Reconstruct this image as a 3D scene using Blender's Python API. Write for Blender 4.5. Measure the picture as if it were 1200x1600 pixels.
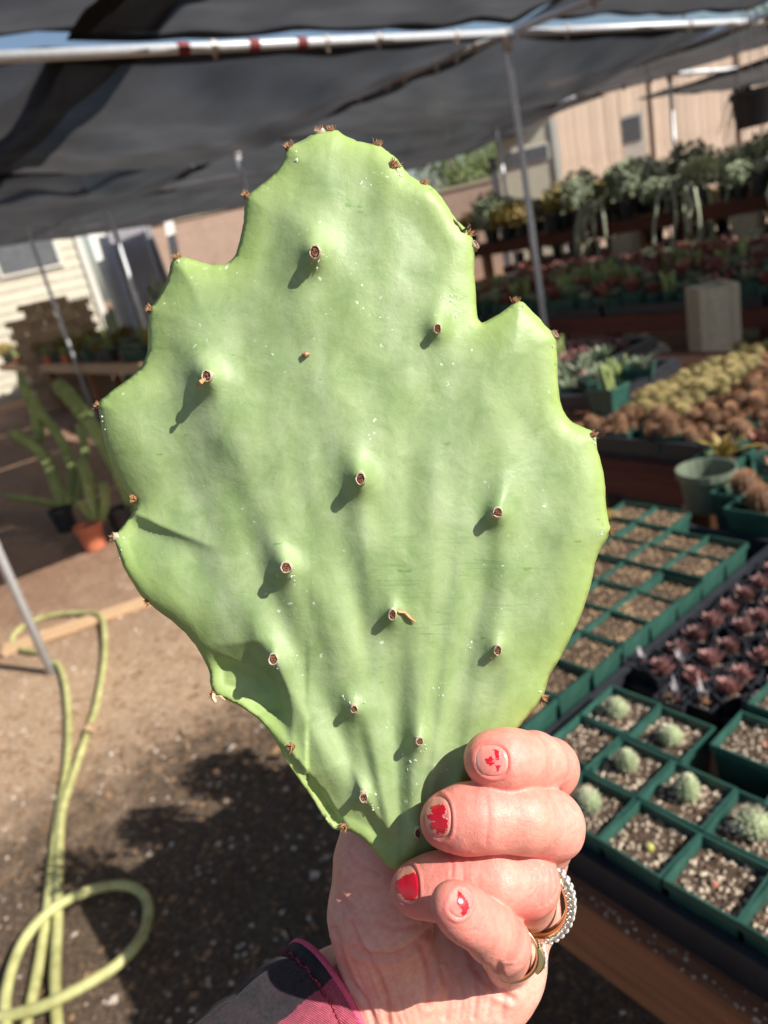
import bpy, bmesh, math, random
import numpy as np
from mathutils import Vector, Matrix, noise as mnoise
from mathutils.geometry import delaunay_2d_cdt
random.seed(7); rng = np.random.default_rng(7)
for o in list(bpy.data.objects): bpy.data.objects.remove(o)
SC = bpy.context.scene; COL = SC.collection

# ------------------------------------------------------------------ camera, world, sun
FPX = 1150.0; CAMH = 1.5                        # focal length in pixels of a 1200 x 1600 frame
pitch, roll, yaw = (math.radians(a) for a in (20.5, 13.0, 55.5))
_D = np.array([math.sin(roll)*math.cos(pitch), math.cos(roll)*math.cos(pitch), math.sin(pitch)])
_up = -_D; _z = np.array([0, 0, 1.]); _F = _z-_z.dot(_up)*_up; _F /= np.linalg.norm(_F)
_R = np.cross(_F, _up); _R *= np.sign(_R[0])
_Rw = np.array([math.cos(yaw), math.sin(yaw), 0]); _Fw = np.array([-math.sin(yaw), math.cos(yaw), 0]); _Uw = np.array([0, 0, 1.])
M = np.outer(_Rw, _R)+np.outer(_Fw, _F)+np.outer(_Uw, _up)   # camera axes (right, down, forward) -> world
CAMP = np.array([0, 0, CAMH])
def ray(px, py): return M @ np.array([(px-600)/FPX, (py-800)/FPX, 1.0])
def W(px, py, h):                                # where a sight line meets the level plane z = h
    d = ray(px, py); return Vector(CAMP+d*((h-CAMH)/d[2]))
def Wd(px, py, depth): return Vector(CAMP+ray(px, py)*depth)
CAMROT = Matrix([[M[i][0], -M[i][1], -M[i][2]] for i in range(3)])

cd = bpy.data.cameras.new('camera'); cam = bpy.data.objects.new('camera', cd); COL.objects.link(cam)
cam.location = (0, 0, CAMH); cam.rotation_euler = CAMROT.to_euler()
cd.sensor_fit = 'VERTICAL'; cd.sensor_height = 36.0; cd.sensor_width = 27.0; cd.lens = 36.0*FPX/1600
cd.clip_start = 0.01; cd.clip_end = 500
cd.dof.use_dof = True; cd.dof.focus_distance = 0.195; cd.dof.aperture_fstop = 15.0
SC.camera = cam
SUN = Vector((0.71, 0.33, 0.62)).normalized()    # towards the sun
sl = bpy.data.lights.new('sun', 'SUN'); sl.energy = 5.0; sl.angle = math.radians(0.53); sl.color = (1.0, 0.955, 0.88)
so = bpy.data.objects.new('sun', sl); COL.objects.link(so); so.rotation_euler = SUN.to_track_quat('Z', 'Y').to_euler(); so.location = (3, 1, 6)
wd = bpy.data.worlds.new('World'); SC.world = wd; wd.use_nodes = True
wn = wd.node_tree.nodes; bg = wn['Background']; sky = wn.new('ShaderNodeTexSky'); sky.sky_type = 'NISHITA'; sky.sun_disc = False
sky.sun_elevation = math.asin(SUN.z); sky.sun_rotation = math.atan2(SUN.x, SUN.y); sky.air_density = 1.0; sky.dust_density = 1.5
wd.node_tree.links.new(sky.outputs[0], bg.inputs[0]); bg.inputs[1].default_value = 0.075
vs = SC.view_settings; vs.view_transform = 'Standard'; vs.look = 'None'; vs.exposure = 0.56; vs.gamma = 1.0; vs.use_curve_mapping = False

# ------------------------------------------------------------------ materials
def lin(*c):                                     # sRGB 0-255 -> linear
    return tuple(((v/255)/12.92 if v/255 <= .04045 else ((v/255+.055)/1.055)**2.4) for v in c)+(1,)
class NT:
    def __init__(s, name):
        s.m = bpy.data.materials.new(name); s.m.use_nodes = True; s.t = s.m.node_tree; s.b = s.t.nodes['Principled BSDF']
    def n(s, typ, **kw):
        x = s.t.nodes.new('ShaderNode'+typ)
        for k, v in kw.items():
            if hasattr(x, k): setattr(x, k, v)
            else: x.inputs[k.replace('_', ' ')].default_value = v
        return x
    def l(s, a, b): s.t.links.new(a, b); return s
    def noise(s, scale, detail=4, rough=.6, vec=None, dist=0):
        x = s.n('TexNoise'); x.inputs['Scale'].default_value = scale; x.inputs['Detail'].default_value = detail
        x.inputs['Roughness'].default_value = rough; x.inputs['Distortion'].default_value = dist
        if vec is not None: s.l(vec, x.inputs['Vector'])
        return x.outputs['Fac']
    def ramp(s, fac, stops):
        x = s.n('ValToRGB'); e = x.color_ramp.elements
        while len(e) < len(stops): e.new(.5)
        for el, (p, c) in zip(e, stops): el.position = p; el.color = c if len(c) == 4 else tuple(c)+(1,)
        s.l(fac, x.inputs[0]); return x.outputs[0]
    def mix(s, fac, a, b, mode='MIX'):
        x = s.n('Mix'); x.data_type = 'RGBA'; x.blend_type = mode
        for i, v in ((0, fac), (6, a), (7, b)):
            if isinstance(v, (int, float, tuple)): x.inputs[i].default_value = v
            else: s.l(v, x.inputs[i])
        return x.outputs[2]
    def math(s, op, a, b=0):
        x = s.n('Math'); x.operation = op
        for i, v in ((0, a), (1, b)):
            if isinstance(v, (int, float)): x.inputs[i].default_value = v
            else: s.l(v, x.inputs[i])
        return x.outputs[0]
    def bump(s, h, strength=.3, dist=.002, prev=None):
        x = s.n('Bump'); x.inputs['Strength'].default_value = strength; x.inputs['Distance'].default_value = dist
        s.l(h, x.inputs['Height'])
        if prev is not None: s.l(prev, x.inputs['Normal'])
        return x.outputs[0]
    def coord(s, which='Object', scale=None):
        o = s.n('TexCoord').outputs[which]
        if scale is not None:
            m = s.n('Mapping'); m.inputs['Scale'].default_value = scale; s.l(o, m.inputs['Vector']); o = m.outputs[0]
        return o
    def rnd(s): return s.n('ObjectInfo').outputs['Random']
    def set(s, **kw):
        for k, v in kw.items():
            i = s.b.inputs[k.replace('_', ' ')]
            if hasattr(v, 'node'): s.l(v, i)
            else: i.default_value = v
        return s
MATS = {}
def simple(name, c1, c2, scale=30, rough=.6, bump=.25, bdist=.002, stretch=None, vary=.25, metal=0, coat=0):
    """two-tone noisy surface, shifted a little from object to object"""
    if name in MATS: return MATS[name]
    t = NT(name); v = t.coord('Object', stretch)
    f = t.noise(scale, 5, .65, v); f2 = t.noise(scale*.22, 3, .5, v)
    c = t.mix(t.math('MULTIPLY_ADD', f, .7), c1, c2) if False else t.ramp(t.math('ADD', t.math('MULTIPLY', f, .65), t.math('MULTIPLY', f2, .35)), [(.33, c1), (.67, c2)])
    if vary:
        h = t.n('HueSaturation'); t.l(c, h.inputs['Color']); r = t.rnd()
        t.l(t.math('ADD', t.math('MULTIPLY', r, vary*2), 1-vary), h.inputs['Value']); c = h.outputs[0]
    t.set(Base_Color=c, Roughness=rough, Metallic=metal, Normal=t.bump(f, bump, bdist))
    if coat: t.set(Coat_Weight=coat)
    MATS[name] = t.m; return t.m

# ------------------------------------------------------------------ mesh helpers
def mesh_from(name, v, f, mats=(), smooth=False, midx=None):
    me = bpy.data.meshes.new(name); me.from_pydata([tuple(map(float, p)) for p in v], [], [tuple(map(int, q)) for q in f])
    for m in mats: me.materials.append(m)
    if smooth: me.polygons.foreach_set('use_smooth', [True]*len(me.polygons))
    if midx is not None: me.polygons.foreach_set('material_index', midx)
    me.update(); return me
def rotz(a): return Matrix.Rotation(a, 3, 'Z')
class MB:
    def __init__(s): s.v = []; s.f = []; s.mi = []; s.k = 0
    def add(s, v, f, mi=None):
        o = len(s.v); s.v += [tuple(p) for p in v]; s.f += [tuple(o+i for i in q) for q in f]; s.mi += [s.k if mi is None else mi]*len(f)
    def box(s, c, d, rot=None, taper=1.0, jit=0):
        x, y, z = (q/2 for q in d); P = []
        for sz in (-1, 1):
            t = taper if sz > 0 else 1
            for sx, sy in ((-1, -1), (1, -1), (1, 1), (-1, 1)):
                p = Vector((sx*x*t, sy*y*t, sz*z))
                if jit: p += Vector((random.uniform(-jit, jit), random.uniform(-jit, jit), random.uniform(-jit, jit)))
                if rot is not None: p = rot @ p
                P.append(p+Vector(c))
        s.add(P, [(3, 2, 1, 0), (4, 5, 6, 7), (0, 1, 5, 4), (1, 2, 6, 5), (2, 3, 7, 6), (3, 0, 4, 7)])
    def tube(s, pts, r, n=8, caps=True, flat=1.0):
        pts = [Vector(p) for p in pts]; N = len(pts); rs = r if hasattr(r, '__len__') else [r]*N
        V = []; ref = None
        for i, p in enumerate(pts):
            t = (pts[min(i+1, N-1)]-pts[max(i-1, 0)]).normalized()
            if ref is None: ref = t.orthogonal().normalized()
            a = (ref-t*ref.dot(t)).normalized(); b = t.cross(a); ref = a
            for k in range(n):
                g = 2*math.pi*k/n; V.append(p+(a*math.cos(g)+b*math.sin(g)*flat)*rs[i])
        Fc = [(i*n+k, i*n+(k+1) % n, (i+1)*n+(k+1) % n, (i+1)*n+k) for i in range(N-1) for k in range(n)]
        if caps: Fc += [tuple(range(n-1, -1, -1)), tuple((N-1)*n+k for k in range(n))]
        s.add(V, Fc)
    def lathe(s, prof, n=20, c=(0, 0, 0), rot=None, cap=False):
        V = []
        for r, z in prof:
            for k in range(n):
                g = 2*math.pi*k/n; p = Vector((r*math.cos(g), r*math.sin(g), z))
                V.append((rot @ p if rot is not None else p)+Vector(c))
        Fc = [(i*n+k, i*n+(k+1) % n, (i+1)*n+(k+1) % n, (i+1)*n+k) for i in range(len(prof)-1) for k in range(n)]
        if cap: Fc += [tuple(range(n-1, -1, -1)), tuple((len(prof)-1)*n+k for k in range(n))]
        s.add(V, Fc)
    def stone(s, c, r, sq=.7):
        P = []
        for q in ((1, 0, 0), (-1, 0, 0), (0, 1, 0), (0, -1, 0), (0, 0, 1), (0, 0, -1)):
            P.append(Vector(c)+Vector((q[0]*r*random.uniform(.6, 1.25), q[1]*r*random.uniform(.6, 1.25), q[2]*r*sq*random.uniform(.7, 1.2)))+Vector((random.uniform(-.25, .25)*r, random.uniform(-.25, .25)*r, 0)))
        s.add(P, [(0, 2, 4), (2, 1, 4), (1, 3, 4), (3, 0, 4), (2, 0, 5), (1, 2, 5), (3, 1, 5), (0, 3, 5)])
    def blade(s, base, az, length, width, rise, droop, thick=.25, seg=4, tip=.08):
        """a fleshy pointed leaf: a bent tapering strip with a keel"""
        d = Vector((math.cos(az), math.sin(az), 0)); sd = Vector((-d.y, d.x, 0)); V = []; p = Vector(base); ang = rise
        for i in range(seg+1):
            u = i/seg; w = width*(math.sin(math.pi*min(.5+u*.5, 1))**.8*(1-tip)+tip)/2*(1 if u > .02 else .7)
            nrm = Vector((0, 0, 1))*math.cos(ang)-d*math.sin(ang)
            V += [p+sd*w, p+nrm*w*.15, p-sd*w, p-nrm*w*2*thick]
            p = p+(d*math.cos(ang)+Vector((0, 0, 1))*math.sin(ang))*length/seg; ang -= droop/seg
        Fc = [(i*4+k, i*4+(k+1) % 4, i*4+4+(k+1) % 4, i*4+4+k) for i in range(seg) for k in range(4)]+[(seg*4, seg*4+1, seg*4+2, seg*4+3)]
        s.add(V, Fc)
    def ball(s, c, rx, rz, ribs=12, rows=8, depth=.14, twist=0):
        n = ribs*2; V = []; prof = []
        for i in range(rows+1):
            th = math.pi*(.03+.94*i/rows)
            for k in range(n):
                g = 2*math.pi*k/n+twist*i; r = rx*math.sin(th)*(1 if k % 2 == 0 else 1-depth)
                V.append((c[0]+r*math.cos(g), c[1]+r*math.sin(g), c[2]+rz*math.cos(th)))
        Fc = [((i+1)*n+k, (i+1)*n+(k+1) % n, i*n+(k+1) % n, i*n+k) for i in range(rows) for k in range(n)]+[tuple(range(n)), tuple(rows*n+k for k in range(n-1, -1, -1))]
        s.add(V, Fc)
    def mesh(s, name, *mats, smooth=False): return mesh_from(name, s.v, s.f, mats, smooth, s.mi if len(mats) > 1 else None)
def put(name, me, parent=None, loc=(0, 0, 0), rot=None):
    o = bpy.data.objects.new(name, me); COL.objects.link(o); o.location = loc
    if rot is not None: o.rotation_euler = rot if not isinstance(rot, Matrix) else rot.to_euler()
    if parent is not None: o.parent = parent
    return o
def tag(o, label=None, cat=None, group=None, kind=None):
    if label: o['label'] = label
    if cat: o['category'] = cat
    if group: o['group'] = group
    if kind: o['kind'] = kind
    return o
def thing(name, label, cat, loc=(0, 0, 0), rz=0, group=None):
    o = put(name, None, None, loc, (0, 0, rz)); return tag(o, label, cat, group)
def dup(src, loc, rz=0, label=None, scale=None, group=None):
    r = src.copy(); COL.objects.link(r); r.location = loc; r.rotation_euler = (0, 0, rz)
    if scale: r.scale = (scale,)*3
    if label: r['label'] = label
    if group: r['group'] = group
    for ch in list(src.children):
        c = ch.copy(); COL.objects.link(c); c.parent = r
        for g in list(ch.children):
            d = g.copy(); COL.objects.link(d); d.parent = c
    return r
def view_frame(px, py, depth):                   # ground point under a sight line and the heading of a wall that faces the camera there
    p = Wd(px, py, depth); d = ray(px, py); return p, math.atan2(d[1], d[0])-math.pi/2
def catmull(P, n=4, closed=True):
    P = np.array(P, float); out = []
    N = len(P)
    for i in range(N if closed else N-1):
        p0, p1, p2, p3 = (P[(i+j) % N] if closed else P[min(max(i+j, 0), N-1)] for j in (-1, 0, 1, 2))
        for k in range(n):
            t = k/n; out.append(.5*((2*p1)+(-p0+p2)*t+(2*p0-5*p1+4*p2-p3)*t*t+(-p0+3*p1-3*p2+p3)*t**3))
    if not closed: out.append(P[-1])
    return np.array(out)
def seg_dist(p, a, b):                            # distance and signed side (right of a->b positive) and parameter, 2-D arrays
    ab = b-a; t = np.clip(((p-a) @ ab)/(ab @ ab), 0, 1); q = p-(a+t[:, None]*ab); d = np.hypot(q[:, 0], q[:, 1])
    return d, np.sign(ab[0]*(p[:, 1]-a[1])-ab[1]*(p[:, 0]-a[0])), t
def inside_poly(p, poly):
    x, y = p[:, 0], p[:, 1]; c = np.zeros(len(p), bool); j = len(poly)-1
    for i in range(len(poly)):
        xi, yi = poly[i]; xj, yj = poly[j]
        if yi != yj: c ^= ((yi > y) != (yj > y)) & (x < (xj-xi)*(y-yi)/(yj-yi)+xi)
        j = i
    return c

OUT = [(517,203),(500,206),(484,212),(468,222),(452,228),(446,238),(440,255),(430,270),(412,285),(395,298),(386,306),(382,322),(381,340),(378,360),(372,385),(365,402),(350,412),(330,413),(310,408),(290,402),(279,402),(270,407),(265,418),(263,430),(255,450),(243,470),(234,483),(232,500),(231,520),(231,540),(227,560),(217,577),(200,592),(180,606),(163,620),(152,632),(155,645),(158,660),(160,675),(165,700),(174,725),(185,750),(198,770),(208,782),(212,792),(207,800),(197,815),(188,826),(178,838),(181,852),(187,870),(195,890),(207,910),(220,930),(232,942),(248,955),(268,970),(288,988),(305,1008),(318,1030),(327,1050),(329,1068),(333,1084),(345,1090),(360,1096),(385,1110),(410,1130),(432,1160),(448,1190),(470,1222),(492,1254),(508,1280),(522,1296),(534,1297),(547,1300),(562,1308),(580,1325),(600,1348),(612,1358),(625,1360),(650,1354),(690,1340),(715,1322),(735,1300),(752,1270),(768,1230),(780,1190),(790,1165),(800,1150),(820,1125),(838,1105),(848,1090),(853,1075),(857,1060),(865,1045),(880,1020),(895,990),(910,955),(920,925),(926,900),(930,880),(938,860),(950,840),(955,830),(951,815),(947,790),(946,770),(944,745),(938,720),(933,700),(931,685),(926,674),(912,668),(895,660),(885,650),(878,635),(873,610),(871,580),(870,550),(869,530),(866,520),(855,512),(845,500),(832,487),(820,474),(810,470),(800,475),(785,487),(770,496),(755,504),(748,500),(745,485),(743,450),(741,420),(741,395),(740,378),(735,365),(722,352),(710,340),(698,320),(685,302),(672,290),(660,286),(645,277),(632,265),(622,250),(610,240),(600,232),(590,226),(575,224),(558,220),(540,212),(528,204)]
OUTP = np.array(OUT, float)
def shown(loc, m=170):                            # near enough to the frame and not far behind the pad
    c = M.T @ (np.array(loc, float)-CAMP)
    if c[2] < .1: return False
    p = np.array([600+FPX*c[0]/c[2], 800+FPX*c[1]/c[2]])
    if not (-m < p[0] < 1200+m and -m < p[1] < 1600+m): return False
    return not inside_poly((p+(p-[560, 760])*.32)[None], OUTP)[0]
# ------------------------------------------------------------------ materials of the place
M_POT = simple('green_plastic', lin(30, 66, 57), lin(50, 88, 76), 40, .45, .12, .001, vary=.16)
M_TRAY = simple('black_plastic', lin(30, 31, 36), lin(46, 48, 54), 60, .45, .15, .001, vary=.1)
M_GALV = simple('galvanised_steel', lin(186, 188, 192), lin(216, 218, 222), 60, .42, .1, .001, vary=.05, metal=.15)
M_WOOD = simple('weathered_wood', lin(122, 80, 54), lin(166, 116, 80), 9, .8, .5, .003, (1, 14, 14), .15)
M_WOODX = simple('weathered_wood_beam', lin(112, 66, 42), lin(172, 112, 74), 7, .78, .5, .003, (1, 16, 16), .1)
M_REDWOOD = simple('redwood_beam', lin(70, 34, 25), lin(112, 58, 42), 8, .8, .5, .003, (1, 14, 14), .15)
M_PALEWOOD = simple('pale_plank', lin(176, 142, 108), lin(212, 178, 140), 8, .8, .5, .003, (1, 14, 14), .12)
M_FENCE = simple('fence_board', lin(160, 140, 124), lin(192, 172, 154), 5, .85, .5, .003, (9, 9, 1), .10)
M_CONC = simple('concrete_block', lin(158, 146, 124), lin(188, 176, 152), 60, .92, .5, .004, vary=.1)
M_TERRA = simple('terracotta', lin(176, 96, 68), lin(204, 124, 90), 30, .8, .2, .002, vary=.1)
M_BRICK = simple('adobe_brick', lin(150, 124, 98), lin(184, 158, 130), 20, .92, .5, .004, vary=.2)
M_SOIL = simple('potting_soil', lin(52, 40, 30), lin(96, 76, 58), 300, .95, .8, .002, vary=.15)
M_GRIT = simple('pale_grit', lin(150, 132, 110), lin(216, 200, 178), 120, .85, .3, .001, vary=.12)
M_GRITD = simple('dark_grit', lin(70, 54, 44), lin(128, 100, 78), 120, .9, .3, .001, vary=.12)
M_CACT = simple('cactus_green', lin(108, 122, 84), lin(150, 160, 118), 90, .6, .3, .001, vary=.16)
M_SPW = simple('pale_spines', lin(198, 196, 164), lin(226, 222, 196), 90, .7, .1, .001, vary=.1)
M_PINK = simple('pink_succulent', lin(96, 60, 60), lin(160, 116, 108), 160, .6, .3, .001, vary=.28)
M_YEL = simple('golden_spines', lin(172, 150, 92), lin(206, 188, 134), 120, .7, .3, .001, vary=.14)
M_ORG = simple('rust_spines', lin(150, 108, 76), lin(198, 154, 116), 120, .7, .3, .001, vary=.2)
M_EUPH = simple('green_stem', lin(104, 120, 66), lin(150, 160, 98), 14, .6, .3, .003, vary=.12)
M_LEAF = simple('grey_green_leaf', lin(98, 114, 88), lin(156, 164, 134), 30, .6, .2, .002, vary=.3)
M_OLIVE = simple('olive_leaf', lin(112, 100, 46), lin(168, 144, 76), 30, .6, .2, .002, vary=.3)
M_REDLEAF = simple('red_leaf', lin(104, 52, 46), lin(158, 96, 80), 30, .55, .2, .002, vary=.3)
M_PALE = simple('pale_hanging_stem', lin(150, 158, 132), lin(196, 198, 172), 30, .65, .2, .002, vary=.2)
M_TREE = simple('tree_leaf', lin(60, 78, 40), lin(104, 116, 62), 6, .7, .2, .002, vary=.2)
M_BARK = simple('bark', lin(84, 68, 52), lin(120, 100, 80), 14, .9, .6, .006, vary=.1)
M_SIDING = simple('cream_siding', lin(188, 180, 160), lin(206, 199, 180), 6, .7, .1, .002, vary=.05)
M_WHITE = simple('white_paint', lin(200, 196, 186), lin(216, 212, 202), 8, .6, .1, .002, vary=.04)
M_GREYPAN = simple('grey_metal_panel', lin(138, 136, 138), lin(192, 188, 190), 20, .45, .1, .002, (8, 8, .6), .06, .5)
M_DARK = simple('dark_shutter', lin(78, 80, 84), lin(104, 106, 110), 8, .6, .1, .002, vary=.05)
M_GLASS = simple('window_glass', lin(70, 84, 100), lin(96, 112, 130), 3, .08, .02, .001, vary=.05)
M_STUCCO = simple('tan_stucco', lin(158, 132, 116), lin(184, 158, 140), 12, .9, .4, .004, vary=.06)
M_GREYPOT = simple('grey_green_plastic', lin(86, 98, 82), lin(118, 126, 106), 25, .5, .1, .001, vary=.05)
M_CLAMP = simple('clamp_plastic', lin(150, 138, 132), lin(196, 186, 180), 60, .4, .1, .001, vary=.1)
M_TIE = simple('dark_red_tie', lin(92, 28, 30), lin(130, 44, 42), 60, .7, .3, .001, vary=.1)
M_HOSE = simple('yellow_green_hose', lin(140, 138, 84), lin(200, 198, 138), 22, .55, .2, .002, vary=0)
M_STONE = simple('ground_stone', lin(142, 124, 106), lin(206, 194, 180), 50, .9, .3, .002, vary=0)
M_CHIP = simple('bark_chip', lin(96, 70, 48), lin(164, 130, 96), 40, .9, .4, .002, vary=0)
M_CHIPD = simple('dark_litter', lin(58, 46, 34), lin(104, 84, 64), 40, .95, .4, .002, vary=0)
def mat_ground():
    t = NT('bare_ground'); v = t.coord('Object'); a = t.noise(.8, 4, .6, v); b = t.noise(9, 6, .7, v); c_ = t.noise(70, 6, .8, v); f = t.noise(240, 3, .7, v)
    c = t.ramp(a, [(.32, lin(150, 108, 82)), (.66, lin(186, 146, 116))])
    c = t.mix(t.ramp(b, [(.36, (.7,)*3), (.58, (0, 0, 0))]), c, lin(132, 100, 76))
    c = t.mix(t.ramp(c_, [(.40, (.75,)*3), (.55, (0, 0, 0))]), c, lin(96, 74, 56)); c = t.mix(t.ramp(c_, [(.56, (0, 0, 0)), (.68, (.9,)*3)]), c, lin(224, 206, 184))
    # old bark mulch before the benches, coloured darker to deepen their shadow too
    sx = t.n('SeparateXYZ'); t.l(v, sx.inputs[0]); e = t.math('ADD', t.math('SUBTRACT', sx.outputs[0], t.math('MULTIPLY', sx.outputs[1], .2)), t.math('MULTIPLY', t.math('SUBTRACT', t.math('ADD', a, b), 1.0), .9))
    mr = t.n('MapRange'); t.l(e, mr.inputs[0]); mr.inputs[1].default_value = -2.62; mr.inputs[2].default_value = -2.22; mulch_shade = mr.outputs[0]; mg = t.n('MapRange'); t.l(e, mg.inputs[0]); mg.inputs[1].default_value = -4.6; mg.inputs[2].default_value = -3.2
    pale = t.ramp(t.math('ADD', t.math('MULTIPLY', c_, .5), t.math('MULTIPLY', f, .5)), [(.36, lin(134, 104, 78)), (.5, lin(194, 162, 130)), (.64, lin(230, 210, 184))]); c = t.mix(t.math('MULTIPLY', mg.outputs[0], .8), c, pale)
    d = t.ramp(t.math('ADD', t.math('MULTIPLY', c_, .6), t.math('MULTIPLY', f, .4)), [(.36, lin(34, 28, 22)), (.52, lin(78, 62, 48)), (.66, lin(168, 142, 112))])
    c = t.mix(t.math('MULTIPLY', mulch_shade, .9), c, d)
    t.set(Base_Color=c, Roughness=.95, Normal=t.bump(t.math('ADD', t.math('MULTIPLY', c_, .6), b), .9, .025)); return t.m
def mat_cloth():
    t = NT('black_shade_cloth'); v = t.coord('Object'); n = t.noise(2.2, 5, .6, v); n2 = t.noise(14, 4, .6, t.coord('Object', (1, 7, 1)))
    out = t.t.nodes['Material Output']; d = t.n('BsdfDiffuse'); tl = t.n('BsdfTranslucent'); tr = t.n('BsdfTransparent')
    col = t.mix(n2, lin(32, 31, 31), lin(60, 59, 59)); t.l(col, d.inputs[0]); t.l(t.mix(n, lin(64, 62, 62), lin(104, 102, 102)), tl.inputs[0])
    m1 = t.n('MixShader'); m1.inputs[0].default_value = .5; t.l(d.outputs[0], m1.inputs[1]); t.l(tl.outputs[0], m1.inputs[2])
    m2 = t.n('MixShader'); t.l(t.ramp(n, [(.3, (.02,)*3), (.7, (.055,)*3)]), m2.inputs[0]); t.l(m1.outputs[0], m2.inputs[1]); t.l(tr.outputs[0], m2.inputs[2]); t.l(m2.outputs[0], out.inputs[0]); return t.m
M_CLOTH = mat_cloth()

# ------------------------------------------------------------------ ground
b = MB(); N = 60
def gz(x, y): return mnoise.noise((x*1.3, y*1.3, 0))*.012+mnoise.noise((x*.35, y*.35, 4))*.02
xs = np.sign(np.linspace(-1, 1, N+1))*np.abs(np.linspace(-1, 1, N+1))**2.6*160; V = [(x-2, y+2, gz(x-2, y+2)) for y in xs for x in xs]
b.add(V, [(j*(N+1)+i, j*(N+1)+i+1, (j+1)*(N+1)+i+1, (j+1)*(N+1)+i) for j in range(N) for i in range(N)])
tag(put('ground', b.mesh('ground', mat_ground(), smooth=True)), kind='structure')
for nm, m, n, r0, r1, sq, box in (('gravel', M_STONE, 9000, .003, .010, .7, (-4.2, .2, -.6, 4.2)), ('bark_litter', M_CHIP, 8000, .005, .015, .3, (-3.2, .4, -.8, 2.6)), ('dark_litter', M_CHIPD, 9000, .004, .012, .35, (-2.4, .5, -.8, 2.3))):
    b = MB(); random.seed(len(nm))
    for i in range(n):
        x, y = random.uniform(box[0], box[1]), random.uniform(box[2], box[3])
        if random.random() < .5+.5*mnoise.noise((x*2, y*2, len(nm))): b.stone((x, y, gz(x, y)+.001), random.uniform(r0, r1)*(1 if random.random() > .06 else 1.9), sq)
    if nm != 'gravel':
        for i in range(1100):
            x, y, a = random.uniform(box[0], box[1]), random.uniform(box[2], box[3]), random.uniform(0, 3.1); l_ = random.uniform(.02, .07)
            b.box((x, y, gz(x, y)+.006), (l_, random.uniform(.0015, .004), .002), rotz(a) @ Matrix.Rotation(random.uniform(-.25, .25), 3, 'Y'))
    tag(put(nm, b.mesh(nm, m)), kind='stuff')

# ------------------------------------------------------------------ shade structure
PZ = 2.42
def pipe(name, label, p0, p1, r=.024, group=None, clamps=(), ties=()):
    p0, p1 = Vector(p0), Vector(p1); t = thing(name, label, 'pipe', p0, 0, group); d = p1-p0; L_ = d.length; rot = Vector((0, 0, 1)).rotation_difference(d).to_matrix()
    b = MB(); b.tube([(0, 0, 0), d], r, 12); put('tube', b.mesh('tube', M_GALV, smooth=True), t)
    for u in clamps:
        b = MB(); b.lathe([(r*1.02, -.016), (r*1.3, -.014), (r*1.35, 0), (r*1.3, .014), (r*1.02, .016)], 12, d*u, rot); b.stone(d*u+Vector((0, 0, -r*1.7)), r*.62, 1)
        put('clamp', b.mesh('clamp', M_CLAMP), t)
    for u in ties:
        b = MB(); b.lathe([(r*1.02, -.03), (r*1.25, -.025), (r*1.2, .025), (r*1.02, .03)], 12, d*u, rot); put('tie', b.mesh('tie', M_TIE), t)
    return t
def post(label, foot, top, r=.02):
    t = thing('metal_post', label, 'post', foot, 0, 'galvanised posts of the shade structure'); d = Vector(top)-Vector(foot)
    b = MB(); b.tube([(0, 0, -.05), d], r, 12); put('tube', b.mesh('tube', M_GALV, smooth=True), t)
    b = MB(); b.lathe([(r*1.05, -.08), (r*1.5, -.07), (r*1.5, .03), (r*1.05, .04)], 12, d); b.stone(d+Vector((r*1.8, 0, -.02)), r*.7); put('clamp', b.mesh('clamp', M_CLAMP), t)
pA0, pA1 = W(-60, 92, PZ), W(790, 52, PZ); cor = pA1.copy()
post('thin steel post right of the cactus pad, under the corner where two pipes meet', (cor.x, cor.y, 0), cor-Vector((0, 0, .02)))
f0 = W(80, 1050, 0); post('steel post standing in the dirt at the left edge beside the hose', f0, (f0.x-.02, f0.y, PZ-.02))
for px, py, lb in ((367, 228, 'steel post seen just left of the top of the cactus pad'), (774, 186, 'far steel post directly left of the main post, before the beige wall'), (1046, 116, 'far steel post standing in front of the wooden fence on the right'), (42, 357, 'far steel post in front of the cream house at the left edge'), (163, 312, 'far steel post before the leaning white board')):
    q = W(px, py, PZ); post(lb, (q.x, q.y, 0), q, .022)
pipe('roof_pipe', 'bright steel pipe running from the top left edge to the main post', pA0, pA1, .022, 'roof pipes', (.02, .35, .56, .67, .86), (.30, .42, .51))
qB = W(365, 225, PZ); pipe('roof_pipe', 'steel pipe slanting down behind the cactus pad from the main post', pA1, qB, .024, 'roof pipes', (.08, .14, .2, .3, .36, .46, .56, .8, .9), (.66,))
e = pA1+(pA1-qB).normalized()*3.2; pipe('roof_pipe', 'short stretch of bright pipe rising from the main post to the top edge', pA1+(e-pA1)*.02, e, .026, 'roof pipes', (.16,))
e2 = pA1+(pA1-pA0).normalized()*5; pipe('roof_pipe', 'pipe half hidden above the cloth to the right of the main post', pA1+(e2-pA1)*.02, e2, .024, 'roof pipes', (.1, .4))
qD = W(-40, 290, PZ); pipe('roof_pipe', 'steel pipe leading off to the left edge below the near cloth', qB, qD, .026, 'roof pipes', (.3, .6))
q4, q3 = W(1046, 116, PZ), W(774, 186, PZ)
pipe('roof_pipe', 'far pipe under the cloth edge between the two far posts', q3, q4, .026, 'roof pipes', (.2, .45, .6, .75, .9)); e4 = q4+(q4-W(900, 122, PZ)).normalized()*6
pipe('roof_pipe', 'far pipe crossing above the wooden fence to the right edge', q4, W(1260, 100, PZ), .026, 'roof pipes', (.12, .24, .38, .5, .6, .72, .84))
pipe('roof_pipe', 'faint far pipe behind the upper left of the cactus pad', W(163, 312, PZ), W(400, 268, PZ), .024, 'roof pipes', (.1, .4, .8)); pipe('roof_pipe', 'faint far pipe running to the far left post', W(163, 312, PZ), W(-10, 365, PZ), .024, 'roof pipes', (.3,))
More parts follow.
